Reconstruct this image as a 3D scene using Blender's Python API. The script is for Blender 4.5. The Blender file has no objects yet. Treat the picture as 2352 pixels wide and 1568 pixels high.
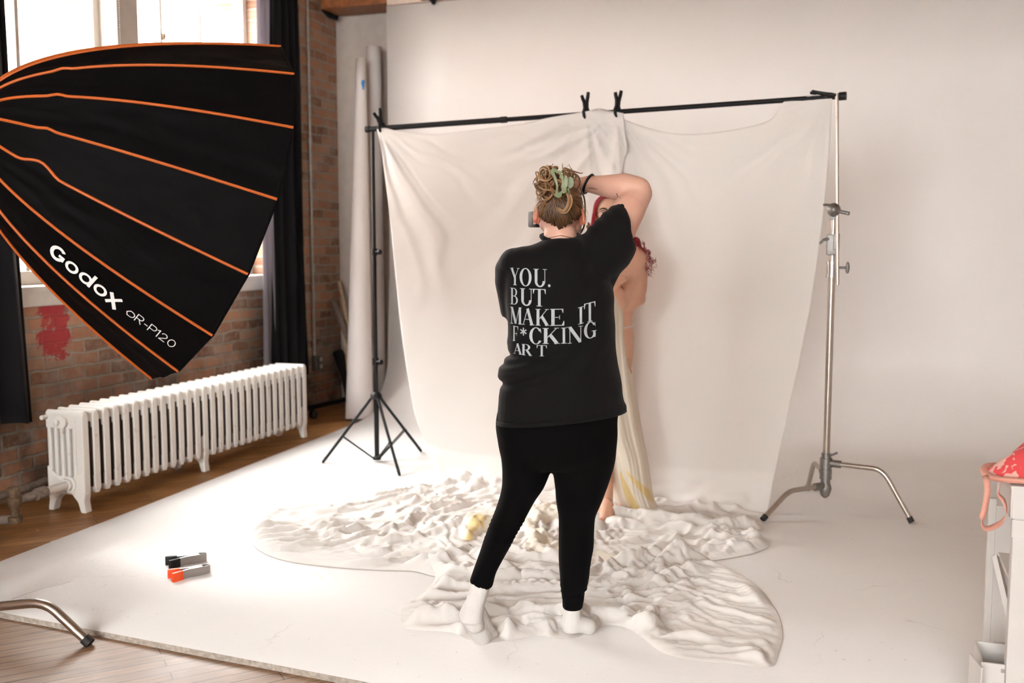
import bpy, bmesh, math, random
import numpy as np
from mathutils import Vector, Matrix, noise as mnoise
from mathutils.bvhtree import BVHTree

SC = bpy.context.scene
COL = SC.collection
random.seed(7)
PI = math.pi

# ------------------------------------------------------------------ camera
CAM_H = 1.40
F_PX = 2287.0
PITCH = math.atan(222 / F_PX)
YAW = math.atan2(799, math.hypot(F_PX, 222))
cam_d = bpy.data.cameras.new('camera')
cam_d.sensor_width = 36.0
cam_d.lens = F_PX / 2352 * 36.0
cam_d.clip_start = 0.05
cam = bpy.data.objects.new('viewpoint', cam_d)
COL.objects.link(cam)
cam.location = (0, 0, CAM_H)
cam.rotation_euler = (PI / 2 - PITCH, 0, YAW)
cam_d.dof.use_dof = True
cam_d.dof.focus_distance = 3.4
cam_d.dof.aperture_fstop = 2.8
SC.camera = cam

# ------------------------------------------------------------------ world, sun, exposure
w = bpy.data.worlds.new('sky')
SC.world = w
w.use_nodes = True
bg = w.node_tree.nodes['Background']
bg.inputs[0].default_value = (1.0, 0.985, 0.972, 1)
bg.inputs[1].default_value = 29.5
sun_d = bpy.data.lights.new('sun', 'SUN')
sun_d.energy = 3.0
sun_d.angle = math.radians(60)
sun_d.color = (1.0, 0.97, 0.93)
sun = bpy.data.objects.new('sun', sun_d)
COL.objects.link(sun)
sun.rotation_euler = Vector((0.76, -0.22, -0.62)).to_track_quat('-Z', 'Y').to_euler()
SC.view_settings.view_transform = 'Standard'
SC.view_settings.look = 'None'
SC.view_settings.gamma = 1.0
SC.view_settings.use_curve_mapping = False
SC.view_settings.exposure = 0.0
SC.cycles.max_bounces = 12
SC.cycles.diffuse_bounces = 8
SC.cycles.caustics_reflective = False
SC.cycles.caustics_refractive = False
SC.cycles.sample_clamp_indirect = 8.0


WX = -4.36                     # inner face of the brick wall
WIN = [(3.98, 5.13), (5.32, 6.72)]
SILL_Z, HEAD_Z = 1.17, 3.45
# ------------------------------------------------------------------ unprojection helpers (photo pixels -> world)
FW = np.array([-math.sin(YAW) * math.cos(PITCH), math.cos(YAW) * math.cos(PITCH), -math.sin(PITCH)])
RT = np.array([math.cos(YAW), math.sin(YAW), 0.0])
UP = np.cross(RT, FW)
CC = np.array([0, 0, CAM_H])


def ray(x, y):
    return FW + RT * ((x - 1176) / F_PX) + UP * ((784 - y) / F_PX)


def fl(x, y, z=0.02):
    d = ray(x, y)
    return CC + d * ((z - CAM_H) / d[2])


def on_plane(x, y, p0, n):
    d = ray(x, y)
    return CC + d * (np.dot(np.array(p0) - CC, n) / np.dot(d, n))


def plX(x, y, X):
    return on_plane(x, y, (X, 0, 0), np.array([1.0, 0, 0]))


def plY(x, y, Y):
    return on_plane(x, y, (0, Y, 0), np.array([0, 1.0, 0]))


# ------------------------------------------------------------------ noise
def vnoise(x, y, seed=0):
    x = np.asarray(x, float); y = np.asarray(y, float)
    xi = np.floor(x).astype(np.int64); yi = np.floor(y).astype(np.int64)
    xf = x - xi; yf = y - yi
    u = xf * xf * xf * (xf * (xf * 6 - 15) + 10); v = yf * yf * yf * (yf * (yf * 6 - 15) + 10)

    def h(a, b):
        n = (a * 374761393 + b * 668265263 + seed * 974634777) & 0xFFFFFFFF
        n = ((n ^ (n >> 13)) * 1274126177) & 0xFFFFFFFF
        n = (n ^ (n >> 16)) & 0xFFFF
        return n / 32767.5 - 1.0
    a = h(xi, yi); b = h(xi + 1, yi); c = h(xi, yi + 1); d = h(xi + 1, yi + 1)
    return (a * (1 - u) + b * u) * (1 - v) + (c * (1 - u) + d * u) * v


def sstep(x, a=0.0, b=1.0):
    t = np.clip((np.asarray(x, float) - a) / (b - a), 0, 1)
    return t * t * (3 - 2 * t)


def catmull(pts, n=8, closed=False):
    P = [np.array(p, float) for p in pts]
    out = []
    m = len(P)
    segs = m if closed else m - 1
    for i in range(segs):
        if closed:
            p0, p1, p2, p3 = P[i - 1], P[i], P[(i + 1) % m], P[(i + 2) % m]
        else:
            p1, p2 = P[i], P[i + 1]
            p0 = P[i - 1] if i > 0 else 2 * p1 - p2
            p3 = P[i + 2] if i + 2 < m else 2 * p2 - p1
        for k in range(n):
            t = k / n
            out.append(0.5 * ((2 * p1) + (-p0 + p2) * t + (2 * p0 - 5 * p1 + 4 * p2 - p3) * t * t + (-p0 + 3 * p1 - 3 * p2 + p3) * t ** 3))
    if not closed:
        out.append(P[-1])
    return out


# ------------------------------------------------------------------ materials
class NT:
    def __init__(self, name):
        self.m = bpy.data.materials.new(name)
        self.m.use_nodes = True
        self.t = self.m.node_tree
        self.b = self.t.nodes['Principled BSDF']
        self.out = self.t.nodes['Material Output']

    def n(self, typ, **kw):
        nd = self.t.nodes.new(typ)
        for k, v in kw.items():
            if k.startswith('i_'):
                key = k[2:]
                nd.inputs[int(key) if key.isdigit() else key.replace('_', ' ')].default_value = v
            else:
                setattr(nd, k, v)
        return nd

    def l(self, a, b):
        self.t.links.new(a, b)

    def ramp(self, fac, stops):
        r = self.n('ShaderNodeValToRGB')
        el = r.color_ramp.elements
        while len(el) < len(stops):
            el.new(0.5)
        for e, (p, c) in zip(el, stops):
            e.position = p
            e.color = (*c, 1) if len(c) == 3 else c
        self.l(fac, r.inputs[0])
        return r.outputs[0]

    def mix(self, fac, a, b, mode='MIX'):
        x = self.n('ShaderNodeMix', data_type='RGBA', blend_type=mode)
        for sock, val in ((x.inputs[0], fac), (x.inputs[6], a), (x.inputs[7], b)):
            if hasattr(val, 'is_output'):
                self.l(val, sock)
            elif isinstance(val, (int, float)):
                sock.default_value = val
            else:
                sock.default_value = (*val, 1)
        return x.outputs[2]

    def math(self, op, a, b=None):
        x = self.n('ShaderNodeMath', operation=op)
        for s, v in zip(x.inputs, (a, b)):
            if v is None:
                continue
            if hasattr(v, 'is_output'):
                self.l(v, s)
            else:
                s.default_value = v
        return x.outputs[0]

    def coord(self, kind='Object', scale=(1, 1, 1), rot=(0, 0, 0), loc=(0, 0, 0)):
        c = self.n('ShaderNodeTexCoord')
        mp = self.n('ShaderNodeMapping')
        mp.inputs['Scale'].default_value = scale
        mp.inputs['Rotation'].default_value = rot
        mp.inputs['Location'].default_value = loc
        self.l(c.outputs[kind], mp.inputs[0])
        return mp.outputs[0]

    def noise(self, vec, scale, detail=4, rough=0.5):
        nz = self.n('ShaderNodeTexNoise')
        nz.inputs['Scale'].default_value = scale
        nz.inputs['Detail'].default_value = detail
        nz.inputs['Roughness'].default_value = rough
        if vec is not None:
            self.l(vec, nz.inputs['Vector'])
        return nz.outputs[0]

    def bump(self, h, strength=0.3, dist=0.01):
        b = self.n('ShaderNodeBump')
        b.inputs['Strength'].default_value = strength
        b.inputs['Distance'].default_value = dist
        self.l(h, b.inputs['Height'])
        self.l(b.outputs[0], self.b.inputs['Normal'])


def simple(name, col, rough=0.5, metal=0.0, bump=None, var=0.0, spec=0.5, sheen=0.0):
    t = NT(name)
    t.b.inputs['Roughness'].default_value = rough
    t.b.inputs['Metallic'].default_value = metal
    t.b.inputs['Specular IOR Level'].default_value = spec
    if sheen:
        t.b.inputs['Sheen Weight'].default_value = sheen
    v = t.coord('Object')
    nz = t.noise(v, 9.0 if not bump else bump[0], 5)
    if var:
        dk = tuple(c * (1 - var) for c in col)
        lt = tuple(min(1, c * (1 + var)) for c in col)
        t.l(t.ramp(nz, [(0.3, dk), (0.7, lt)]), t.b.inputs['Base Color'])
    else:
        t.b.inputs['Base Color'].default_value = (*col, 1)
    if bump:
        t.bump(nz, bump[1], bump[2])
    return t.m


def mat_brick(name='old_brick', red=True):
    t = NT(name)
    c = t.n('ShaderNodeTexCoord')
    sep = t.n('ShaderNodeSeparateXYZ')
    t.l(c.outputs['Object'], sep.inputs[0])
    cmb = t.n('ShaderNodeCombineXYZ')
    t.l(sep.outputs[1], cmb.inputs[0])
    t.l(sep.outputs[2], cmb.inputs[1])
    wob = t.noise(c.outputs['Object'], 5.0, 3)
    vm = t.n('ShaderNodeVectorMath', operation='SCALE')
    vm.inputs[3].default_value = 0.034
    nzc = t.n('ShaderNodeTexNoise')
    nzc.inputs['Scale'].default_value = 6.0
    t.l(cmb.outputs[0], nzc.inputs['Vector'])
    t.l(nzc.outputs[1], vm.inputs[0])
    va = t.n('ShaderNodeVectorMath', operation='ADD')
    t.l(cmb.outputs[0], va.inputs[0])
    t.l(vm.outputs[0], va.inputs[1])
    br = t.n('ShaderNodeTexBrick')
    br.inputs['Scale'].default_value = 1.0
    br.inputs['Mortar Size'].default_value = 0.010
    br.inputs['Mortar Smooth'].default_value = 0.35
    br.inputs['Bias'].default_value = -0.1
    br.inputs['Brick Width'].default_value = 0.212
    br.inputs['Row Height'].default_value = 0.078
    br.inputs['Color1'].default_value = (0, 0, 0, 1)
    br.inputs['Color2'].default_value = (1, 1, 1, 1)
    br.inputs['Mortar'].default_value = (0.5, 0.5, 0.5, 1)
    t.l(va.outputs[0], br.inputs['Vector'])
    base = t.ramp(br.outputs[0], [(0.0, (0.17, 0.078, 0.045)), (0.3, (0.34, 0.145, 0.078)), (0.6, (0.45, 0.21, 0.115)), (1.0, (0.42, 0.26, 0.16))])
    n1 = t.noise(cmb.outputs[0], 26, 6, 0.65)
    base = t.mix(t.ramp(n1, [(0.42, (0, 0, 0)), (0.68, (0.75, 0.75, 0.75))]), base, (0.36, 0.235, 0.165))
    mort = t.mix(t.noise(cmb.outputs[0], 18, 4), (0.22, 0.18, 0.14), (0.44, 0.385, 0.32))
    col = t.mix(br.outputs[1], base, mort)
    # efflorescence and old whitish paint
    n2 = t.noise(cmb.outputs[0], 3.2, 6, 0.62)
    col = t.mix(t.ramp(n2, [(0.48, (0, 0, 0)), (0.66, (0.7, 0.7, 0.7))]), col, (0.38, 0.325, 0.27))
    # soot: dirty brick low on the wall
    hi = t.n('ShaderNodeMapRange')
    hi.inputs[1].default_value = 0.95
    hi.inputs[2].default_value = 0.25
    t.l(sep.outputs[2], hi.inputs[0])
    n3 = t.noise(cmb.outputs[0], 2.6, 5, 0.6)
    soot = t.math('MULTIPLY', hi.outputs[0], t.ramp(n3, [(0.38, (0, 0, 0)), (0.6, (0.85, 0.85, 0.85))]))
    col = t.mix(soot, col, (0.045, 0.032, 0.024))
    if red:
        # worn red paint patch below the sill
        def band(sock, a, b, s):
            r1 = t.n('ShaderNodeMapRange'); r1.inputs[1].default_value = a - s; r1.inputs[2].default_value = a + s
            t.l(sock, r1.inputs[0])
            r2 = t.n('ShaderNodeMapRange'); r2.inputs[1].default_value = b + s; r2.inputs[2].default_value = b - s
            t.l(sock, r2.inputs[0])
            return t.math('MULTIPLY', r1.outputs[0], r2.outputs[0])
        m = t.math('MULTIPLY', band(sep.outputs[1], 4.40, 4.645, 0.05), band(sep.outputs[2], 0.73, 1.12, 0.06))
        nn = t.noise(cmb.outputs[0], 11, 8, 0.78)
        m = t.math('ADD', t.math('MULTIPLY', m, 1.25), t.math('MULTIPLY', t.math('SUBTRACT', nn, 0.56), 5.0))
        m = t.ramp(m, [(0.5, (0, 0, 0)), (0.62, (0.92, 0.92, 0.92))])
        inside = t.math('MULTIPLY', band(sep.outputs[1], 4.30, 4.66, 0.02), band(sep.outputs[2], 0.68, 1.12, 0.02))
        col = t.mix(t.math('MULTIPLY', m, inside), col, (0.36, 0.016, 0.026))
    if not red:
        col = t.mix(0.72, col, (0.62, 0.52, 0.50))
    t.l(col, t.b.inputs['Base Color'])
    t.b.inputs['Roughness'].default_value = 0.85
    hgt = t.math('SUBTRACT', t.math('MULTIPLY', n1, 0.35), br.outputs[1])
    t.bump(hgt, 0.7, 0.012)
    return t.m


def mat_wood_floor():
    t = NT('worn_floorboards')
    ang = math.radians(48)
    v = t.coord('Object', rot=(0, 0, -ang))
    br = t.n('ShaderNodeTexBrick')
    br.offset = 0.37
    br.inputs['Scale'].default_value = 1.0
    br.inputs['Mortar Size'].default_value = 0.0018
    br.inputs['Brick Width'].default_value = 0.85
    br.inputs['Row Height'].default_value = 0.058
    br.inputs['Color1'].default_value = (0, 0, 0, 1)
    br.inputs['Color2'].default_value = (1, 1, 1, 1)
    br.inputs['Mortar'].default_value = (0.5, 0.5, 0.5, 1)
    t.l(v, br.inputs['Vector'])
    st = t.coord('Object', rot=(0, 0, -ang), scale=(1.0, 1, 1))
    mp = t.n('ShaderNodeMapping')
    mp.inputs['Scale'].default_value = (2.0, 34, 1)
    t.l(st, mp.inputs[0])
    grain = t.noise(mp.outputs[0], 3.0, 7, 0.65)
    base = t.ramp(br.outputs[0], [(0, (0.27, 0.12, 0.036)), (0.5, (0.40, 0.19, 0.062)), (1, (0.48, 0.25, 0.095))])
    base = t.mix(t.ramp(grain, [(0.35, (0.8, 0.8, 0.8)), (0.62, (0, 0, 0))]), base, (0.10, 0.042, 0.014))
    wob = t.coord('Object')
    n2 = t.noise(wob, 1.6, 6, 0.6)
    # worn, paint-dusted boards towards the entrance side of the room
    sep = t.n('ShaderNodeSeparateXYZ')
    t.l(wob, sep.inputs[0])
    near = t.n('ShaderNodeMapRange')
    near.inputs[1].default_value = 3.3
    near.inputs[2].default_value = 2.6
    t.l(sep.outputs[1], near.inputs[0])
    worn = t.math('MULTIPLY', near.outputs[0], t.ramp(n2, [(0.25, (0.35, 0.35, 0.35)), (0.6, (0.85, 0.85, 0.85))]))
    base = t.mix(worn, base, t.mix(grain, (0.17, 0.105, 0.068), (0.40, 0.295, 0.215)))
    # dark stains and splintered gaps
    n3 = t.noise(mp.outputs[0], 0.9, 4, 0.6)
    base = t.mix(t.ramp(n3, [(0.60, (0, 0, 0)), (0.72, (0.85, 0.85, 0.85))]), base, (0.04, 0.02, 0.01))
    # flecks of white wall paint
    n4 = t.noise(wob, 7.5, 3, 0.5)
    base = t.mix(t.ramp(n4, [(0.70, (0, 0, 0)), (0.72, (0.8, 0.8, 0.8))]), base, (0.62, 0.58, 0.55))
    base = t.mix(br.outputs[1], base, (0.035, 0.018, 0.01))
    t.l(base, t.b.inputs['Base Color'])
    r = t.ramp(n2, [(0.3, (0.28, 0.28, 0.28)), (0.7, (0.5, 0.5, 0.5))])
    t.l(r, t.b.inputs['Roughness'])
    t.b.inputs['Specular IOR Level'].default_value = 0.3
    t.bump(t.math('SUBTRACT', t.math('MULTIPLY', grain, 0.4), br.outputs[1]), 0.35, 0.004)
    return t.m


def mat_cyc():
    t = NT('white_studio_paint')
    v = t.coord('Object')
    n1 = t.noise(v, 1.3, 4)
    col = t.ramp(n1, [(0.3, (0.76, 0.735, 0.715)), (0.7, (0.80, 0.78, 0.765))])
    # scuffs and specks on the floor portion
    sep = t.n('ShaderNodeSeparateXYZ')
    t.l(v, sep.inputs[0])
    low = t.n('ShaderNodeMapRange')
    low.inputs[1].default_value = 0.10
    low.inputs[2].default_value = 0.03
    t.l(sep.outputs[2], low.inputs[0])
    n2 = t.noise(v, 46, 3, 0.6)
    n2b = t.noise(v, 2.2, 4, 0.6)
    sp = t.math('MULTIPLY', t.ramp(n2, [(0.69, (0, 0, 0)), (0.73, (0.75, 0.75, 0.75))]), t.ramp(n2b, [(0.45, (0, 0, 0)), (0.62, (1, 1, 1))]))
    sp = t.math('MULTIPLY', sp, low.outputs[0])
    col = t.mix(sp, col, (0.33, 0.25, 0.19))
    # hairline cracks
    vo = t.n('ShaderNodeTexVoronoi', feature='DISTANCE_TO_EDGE')
    vo.inputs['Scale'].default_value = 0.75
    wv = t.n('ShaderNodeVectorMath', operation='ADD')
    nz = t.n('ShaderNodeTexNoise'); nz.inputs['Scale'].default_value = 9; nz.inputs['Detail'].default_value = 5
    t.l(v, nz.inputs['Vector'])
    sc = t.n('ShaderNodeVectorMath', operation='SCALE'); sc.inputs[3].default_value = 0.12
    t.l(nz.outputs[1], sc.inputs[0]); t.l(v, wv.inputs[0]); t.l(sc.outputs[0], wv.inputs[1])
    t.l(wv.outputs[0], vo.inputs['Vector'])
    cr = t.math('MULTIPLY', t.ramp(vo.outputs[0], [(0.0005, (0.32, 0.32, 0.32)), (0.0028, (0, 0, 0))]), t.ramp(n2b, [(0.5, (0, 0, 0)), (0.6, (1, 1, 1))]))
    cr = t.math('MULTIPLY', cr, low.outputs[0])
    col = t.mix(cr, col, (0.45, 0.36, 0.29))
    t.l(col, t.b.inputs['Base Color'])
    t.l(t.ramp(t.noise(v, 3, 3), [(0.3, (0.36, 0.36, 0.36)), (0.7, (0.5, 0.5, 0.5))]), t.b.inputs['Roughness'])
    t.b.inputs['Specular IOR Level'].default_value = 0.35
    t.bump(t.noise(v, 34, 4, 0.55), 0.10, 0.01)
    return t.m


def mat_cloth(name, col, trans=0.35, weave=0.05, rough=0.8, crease=0.0):
    t = NT(name)
    v = t.coord('Object')
    t.b.inputs['Base Color'].default_value = (*col, 1)
    t.b.inputs['Roughness'].default_value = rough
    t.b.inputs['Specular IOR Level'].default_value = 0.25
    t.b.inputs['Sheen Weight'].default_value = 0.15
    tr = t.n('ShaderNodeBsdfTranslucent')
    tr.inputs[0].default_value = (*col, 1)
    mx = t.n('ShaderNodeMixShader')
    mx.inputs[0].default_value = trans
    t.l(t.b.outputs[0], mx.inputs[1])
    t.l(tr.outputs[0], mx.inputs[2])
    t.l(mx.outputs[0], t.out.inputs[0])
    if crease:
        vv_ = t.coord('Object', scale=(1, 2.6, 1), rot=(0, 0, 0.5))
        nz = t.n('ShaderNodeTexNoise'); nz.inputs['Scale'].default_value = 9; nz.inputs['Detail'].default_value = 3
        nz.noise_type = 'RIDGED_MULTIFRACTAL' if hasattr(nz, 'noise_type') else nz.noise_type
        nz.inputs['Distortion'].default_value = 0.7
        t.l(vv_, nz.inputs['Vector'])
        t.bump(nz.outputs[0], crease, 0.012)
    else:
        t.bump(t.noise(v, 60, 4, 0.6), weave, 0.004)
    return t.m


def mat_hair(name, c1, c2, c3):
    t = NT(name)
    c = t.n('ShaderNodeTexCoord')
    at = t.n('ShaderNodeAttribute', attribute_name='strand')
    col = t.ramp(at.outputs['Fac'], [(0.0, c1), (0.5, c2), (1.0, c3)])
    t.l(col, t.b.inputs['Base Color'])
    t.b.inputs['Roughness'].default_value = 0.42
    t.b.inputs['Specular IOR Level'].default_value = 0.4
    return t.m


def mat_skin(name, col, dark):
    t = NT(name)
    v = t.coord('Object')
    t.l(t.ramp(t.noise(v, 7, 5), [(0.3, dark), (0.7, col)]), t.b.inputs['Base Color'])
    t.b.inputs['Roughness'].default_value = 0.48
    t.b.inputs['Subsurface Weight'].default_value = 0.12
    t.b.inputs['Subsurface Radius'].default_value = (0.012, 0.005, 0.003)
    t.b.inputs['Subsurface Scale'].default_value = 0.6
    t.bump(t.noise(v, 160, 3), 0.06, 0.002)
    return t.m


def mat_glass():
    t = NT('window_glass')
    tp = t.n('ShaderNodeBsdfTransparent')
    tp.inputs[0].default_value = (0.95, 0.96, 0.96, 1)
    gl = t.n('ShaderNodeBsdfGlossy')
    gl.inputs['Roughness'].default_value = 0.03
    mx = t.n('ShaderNodeMixShader')
    mx.inputs[0].default_value = 0.05
    t.l(tp.outputs[0], mx.inputs[1])
    t.l(gl.outputs[0], mx.inputs[2])
    t.l(mx.outputs[0], t.out.inputs[0])
    return t.m


M = {}
M['brick'] = mat_brick()
M['facade'] = mat_brick('outside_brick', red=False)

M['wood_floor'] = mat_wood_floor()
M['cyc'] = mat_cyc()
M['plaster'] = simple('painted_plaster', (0.50, 0.445, 0.40), 0.7, bump=(14, 0.15, 0.01), var=0.06)
M['ceiling'] = simple('ceiling_paint', (0.74, 0.70, 0.66), 0.8, bump=(8, 0.1, 0.01), var=0.03)
M['warm_wall'] = simple('warm_wall_paint', (0.74, 0.66, 0.59), 0.8, bump=(14, 0.15, 0.01), var=0.06)
M['timber'] = simple('pale_timber_ceiling', (0.27, 0.19, 0.125), 0.7, bump=(20, 0.2, 0.01), var=0.2)
M['beam'] = simple('stained_timber', (0.22, 0.075, 0.022), 0.5, bump=(30, 0.3, 0.01), var=0.35)
M['daub'] = simple('smeared_paint', (0.68, 0.56, 0.47), 0.7, bump=(30, 0.4, 0.01), var=0.08)
M['ply'] = simple('raw_plywood_edge', (0.42, 0.37, 0.32), 0.75, bump=(60, 0.5, 0.005), var=0.3)
M['win_white'] = simple('white_window_paint', (0.74, 0.71, 0.66), 0.45, bump=(20, 0.1, 0.006), var=0.05)
M['pier'] = simple('pier_paint', (0.52, 0.46, 0.41), 0.6, bump=(12, 0.2, 0.01), var=0.06)
M['glass'] = mat_glass()
M['rust'] = simple('rusty_steel', (0.13, 0.085, 0.05), 0.6, 0.4, bump=(60, 0.4, 0.004), var=0.4)
M['curtain'] = simple('black_velvet_curtain', (0.006, 0.0055, 0.007), 0.9, bump=(40, 0.1, 0.005), spec=0.15, sheen=0.06)
M['liner'] = mat_cloth('grey_curtain_lining', (0.30, 0.28, 0.31), 0.5)
M['radiator'] = None
M['iron'] = simple('shaded_unpainted_iron', (0.045, 0.022, 0.014), 0.8, bump=(40, 0.3, 0.004), var=0.3)  # bare iron, its colour also darkened for the shade in the gaps
M['steel'] = simple('brushed_steel', (0.50, 0.45, 0.40), 0.30, 1.0, bump=(70, 0.05, 0.003), var=0.06)
M['chrome'] = simple('chrome', (0.52, 0.51, 0.50), 0.28, 1.0, bump=(50, 0.08, 0.003))
M['castmetal'] = simple('cast_metal', (0.26, 0.25, 0.24), 0.5, 1.0, bump=(50, 0.3, 0.004), var=0.15)
M['galv'] = simple('galvanised_pipe', (0.44, 0.43, 0.41), 0.42, 0.8, bump=(30, 0.1, 0.003), var=0.15)
M['black_metal'] = simple('black_enamel', (0.006, 0.006, 0.007), 0.5, 0.0, bump=(60, 0.05, 0.002), spec=0.2)
M['black_plastic'] = simple('black_plastic', (0.007, 0.007, 0.008), 0.5, bump=(80, 0.1, 0.002), spec=0.25)
M['rubber'] = simple('black_rubber', (0.012, 0.011, 0.011), 0.7, bump=(80, 0.2, 0.002))
M['orange_grip'] = simple('orange_vinyl', (0.80, 0.075, 0.008), 0.35, bump=(30, 0.1, 0.002), var=0.06)
M['orange_pipe'] = simple('orange_binding', (0.44, 0.085, 0.005), 0.6, bump=(150, 0.3, 0.002), var=0.08)
M['softbox'] = simple('black_ripstop_nylon', (0.0035, 0.0030, 0.0033), 0.6, bump=(26, 0.25, 0.012), spec=0.03)
M['silver'] = simple('silver_lining', (0.75, 0.75, 0.75), 0.35, 0.9, bump=(30, 0.2, 0.01))
M['print'] = simple('white_print', (0.80, 0.80, 0.79), 0.6, bump=(60, 0.1, 0.001))
M['shirt_print'] = simple('pale_shirt_print', (0.40, 0.43, 0.455), 0.7, bump=(120, 0.2, 0.001), var=0.06)
M['shirt'] = simple('black_cotton', (0.0055, 0.0048, 0.0052), 0.8, bump=(90, 0.25, 0.003), spec=0.09, sheen=0.05)
M['leggings'] = simple('black_jersey', (0.0024, 0.0021, 0.0023), 0.85, bump=(140, 0.15, 0.002), spec=0.05, sheen=0.01)
M['skin'] = mat_skin('fair_skin', (0.66, 0.40, 0.30), (0.58, 0.32, 0.24))
M['skin_tan'] = mat_skin('warm_skin', (0.64, 0.37, 0.26), (0.57, 0.31, 0.21))
M['ear_skin'] = mat_skin('backlit_ear_skin', (0.66, 0.26, 0.17), (0.56, 0.18, 0.11))  # red of light shining through the ears, put into the skin colour
M['ear_skin'].node_tree.nodes['Principled BSDF'].inputs['Subsurface Weight'].default_value = 0.4
M['lips'] = simple('lips', (0.42, 0.12, 0.10), 0.4, bump=(60, 0.1, 0.001))
M['eye_white'] = simple('eye_white', (0.75, 0.72, 0.70), 0.2, bump=(60, 0.01, 0.001))
M['iris'] = simple('dark_iris', (0.03, 0.02, 0.012), 0.15, bump=(60, 0.01, 0.001))
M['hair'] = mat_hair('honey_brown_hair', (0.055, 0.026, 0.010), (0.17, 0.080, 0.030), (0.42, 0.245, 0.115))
M['hair_red'] = mat_hair('crimson_hair', (0.035, 0.006, 0.006), (0.22, 0.010, 0.016), (0.38, 0.014, 0.028))
M['brow'] = simple('dark_brow', (0.03, 0.018, 0.012), 0.7, bump=(200, 0.3, 0.001))
M['claw'] = None
M['gold'] = simple('gold_chain', (0.75, 0.48, 0.18), 0.25, 1.0, bump=(300, 0.4, 0.001))
M['sock'] = None
M['ink'] = simple('tattoo_ink', (0.10, 0.085, 0.085), 0.6, bump=(60, 0.05, 0.001))
M['white_cloth'] = mat_cloth('ivory_jersey_cloth', (0.91, 0.885, 0.85), 0.18, 0.04, crease=0.2)
M['sheet'] = mat_cloth('white_backdrop_cloth', (0.86, 0.83, 0.80), 0.26, 0.03)
M['yellow_cloth'] = mat_cloth('pale_yellow_chiffon', (0.94, 0.885, 0.77), 0.14, 0.04)
M['yellow_deep'] = mat_cloth('deeper_yellow_chiffon', (0.92, 0.78, 0.42), 0.35, 0.04)
M['paper'] = simple('white_seamless_paper', (0.78, 0.745, 0.735), 0.6, bump=(3, 0.1, 0.02), var=0.02)
M['tape_blue'] = simple('blue_tape', (0.02, 0.22, 0.55), 0.6, bump=(60, 0.1, 0.001))
M['stick'] = simple('pale_bamboo', (0.50, 0.36, 0.22), 0.6, bump=(40, 0.2, 0.003), var=0.2)
M['dark_wood'] = simple('weathered_grey_wood', (0.16, 0.125, 0.10), 0.75, bump=(50, 0.4, 0.004), var=0.3)
M['cart'] = simple('white_enamel', (0.62, 0.595, 0.57), 0.42, bump=(12, 0.08, 0.004), var=0.03)
M['pink'] = simple('pink_webbing', (0.66, 0.32, 0.25), 0.7, bump=(200, 0.3, 0.002), var=0.06)
M['label_grey'] = simple('grey_sticker_print', (0.30, 0.28, 0.27), 0.6, bump=(60, 0.1, 0.001))


def special_mats():
    t = NT('chipped_white_radiator_paint')
    v = t.coord('Object')
    n1 = t.noise(v, 16, 6, 0.7)
    col = t.mix(t.ramp(n1, [(0.61, (0, 0, 0)), (0.68, (0.65, 0.65, 0.65))]), (0.76, 0.735, 0.69), (0.50, 0.37, 0.27))
    t.l(col, t.b.inputs['Base Color'])
    t.b.inputs['Roughness'].default_value = 0.4
    t.bump(t.noise(v, 24, 5, 0.6), 0.25, 0.01)
    M['radiator'] = t.m
    t = NT('jade_acrylic')
    v = t.coord('Object')
    t.l(t.ramp(t.noise(v, 30, 4), [(0.3, (0.17, 0.215, 0.115)), (0.7, (0.27, 0.315, 0.185))]), t.b.inputs['Base Color'])
    t.b.inputs['Roughness'].default_value = 0.15
    t.b.inputs['Transmission Weight'].default_value = 0.1
    t.b.inputs['Coat Weight'].default_value = 0.5
    M['claw'] = t.m
    t = NT('ribbed_white_sock')
    c = t.n('ShaderNodeTexCoord')
    t.b.inputs['Base Color'].default_value = (0.70, 0.68, 0.66, 1)
    t.b.inputs['Roughness'].default_value = 0.9
    wv = t.n('ShaderNodeTexWave', wave_type='BANDS', bands_direction='X')
    wv.inputs['Scale'].default_value = 75
    wv.inputs['Distortion'].default_value = 0.6
    t.l(c.outputs['Object'], wv.inputs['Vector'])
    t.bump(wv.outputs[1], 0.16, 0.003)
    M['sock'] = t.m
    t = NT('pink_red_floral_weave')
    v = t.coord('Object')
    vo = t.n('ShaderNodeTexVoronoi', feature='SMOOTH_F1')
    vo.inputs['Scale'].default_value = 75
    t.l(v, vo.inputs['Vector'])
    n = t.noise(v, 11, 3)
    m = t.math('ADD', vo.outputs[0], t.math('MULTIPLY', t.math('SUBTRACT', n, 0.5), 1.5))
    t.l(t.ramp(m, [(0.44, (0.66, 0.06, 0.07)), (0.50, (0.70, 0.40, 0.34))]), t.b.inputs['Base Color'])
    t.b.inputs['Roughness'].default_value = 0.8
    t.bump(t.noise(v, 200, 3), 0.2, 0.002)
    M['floral'] = t.m


special_mats()


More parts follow.
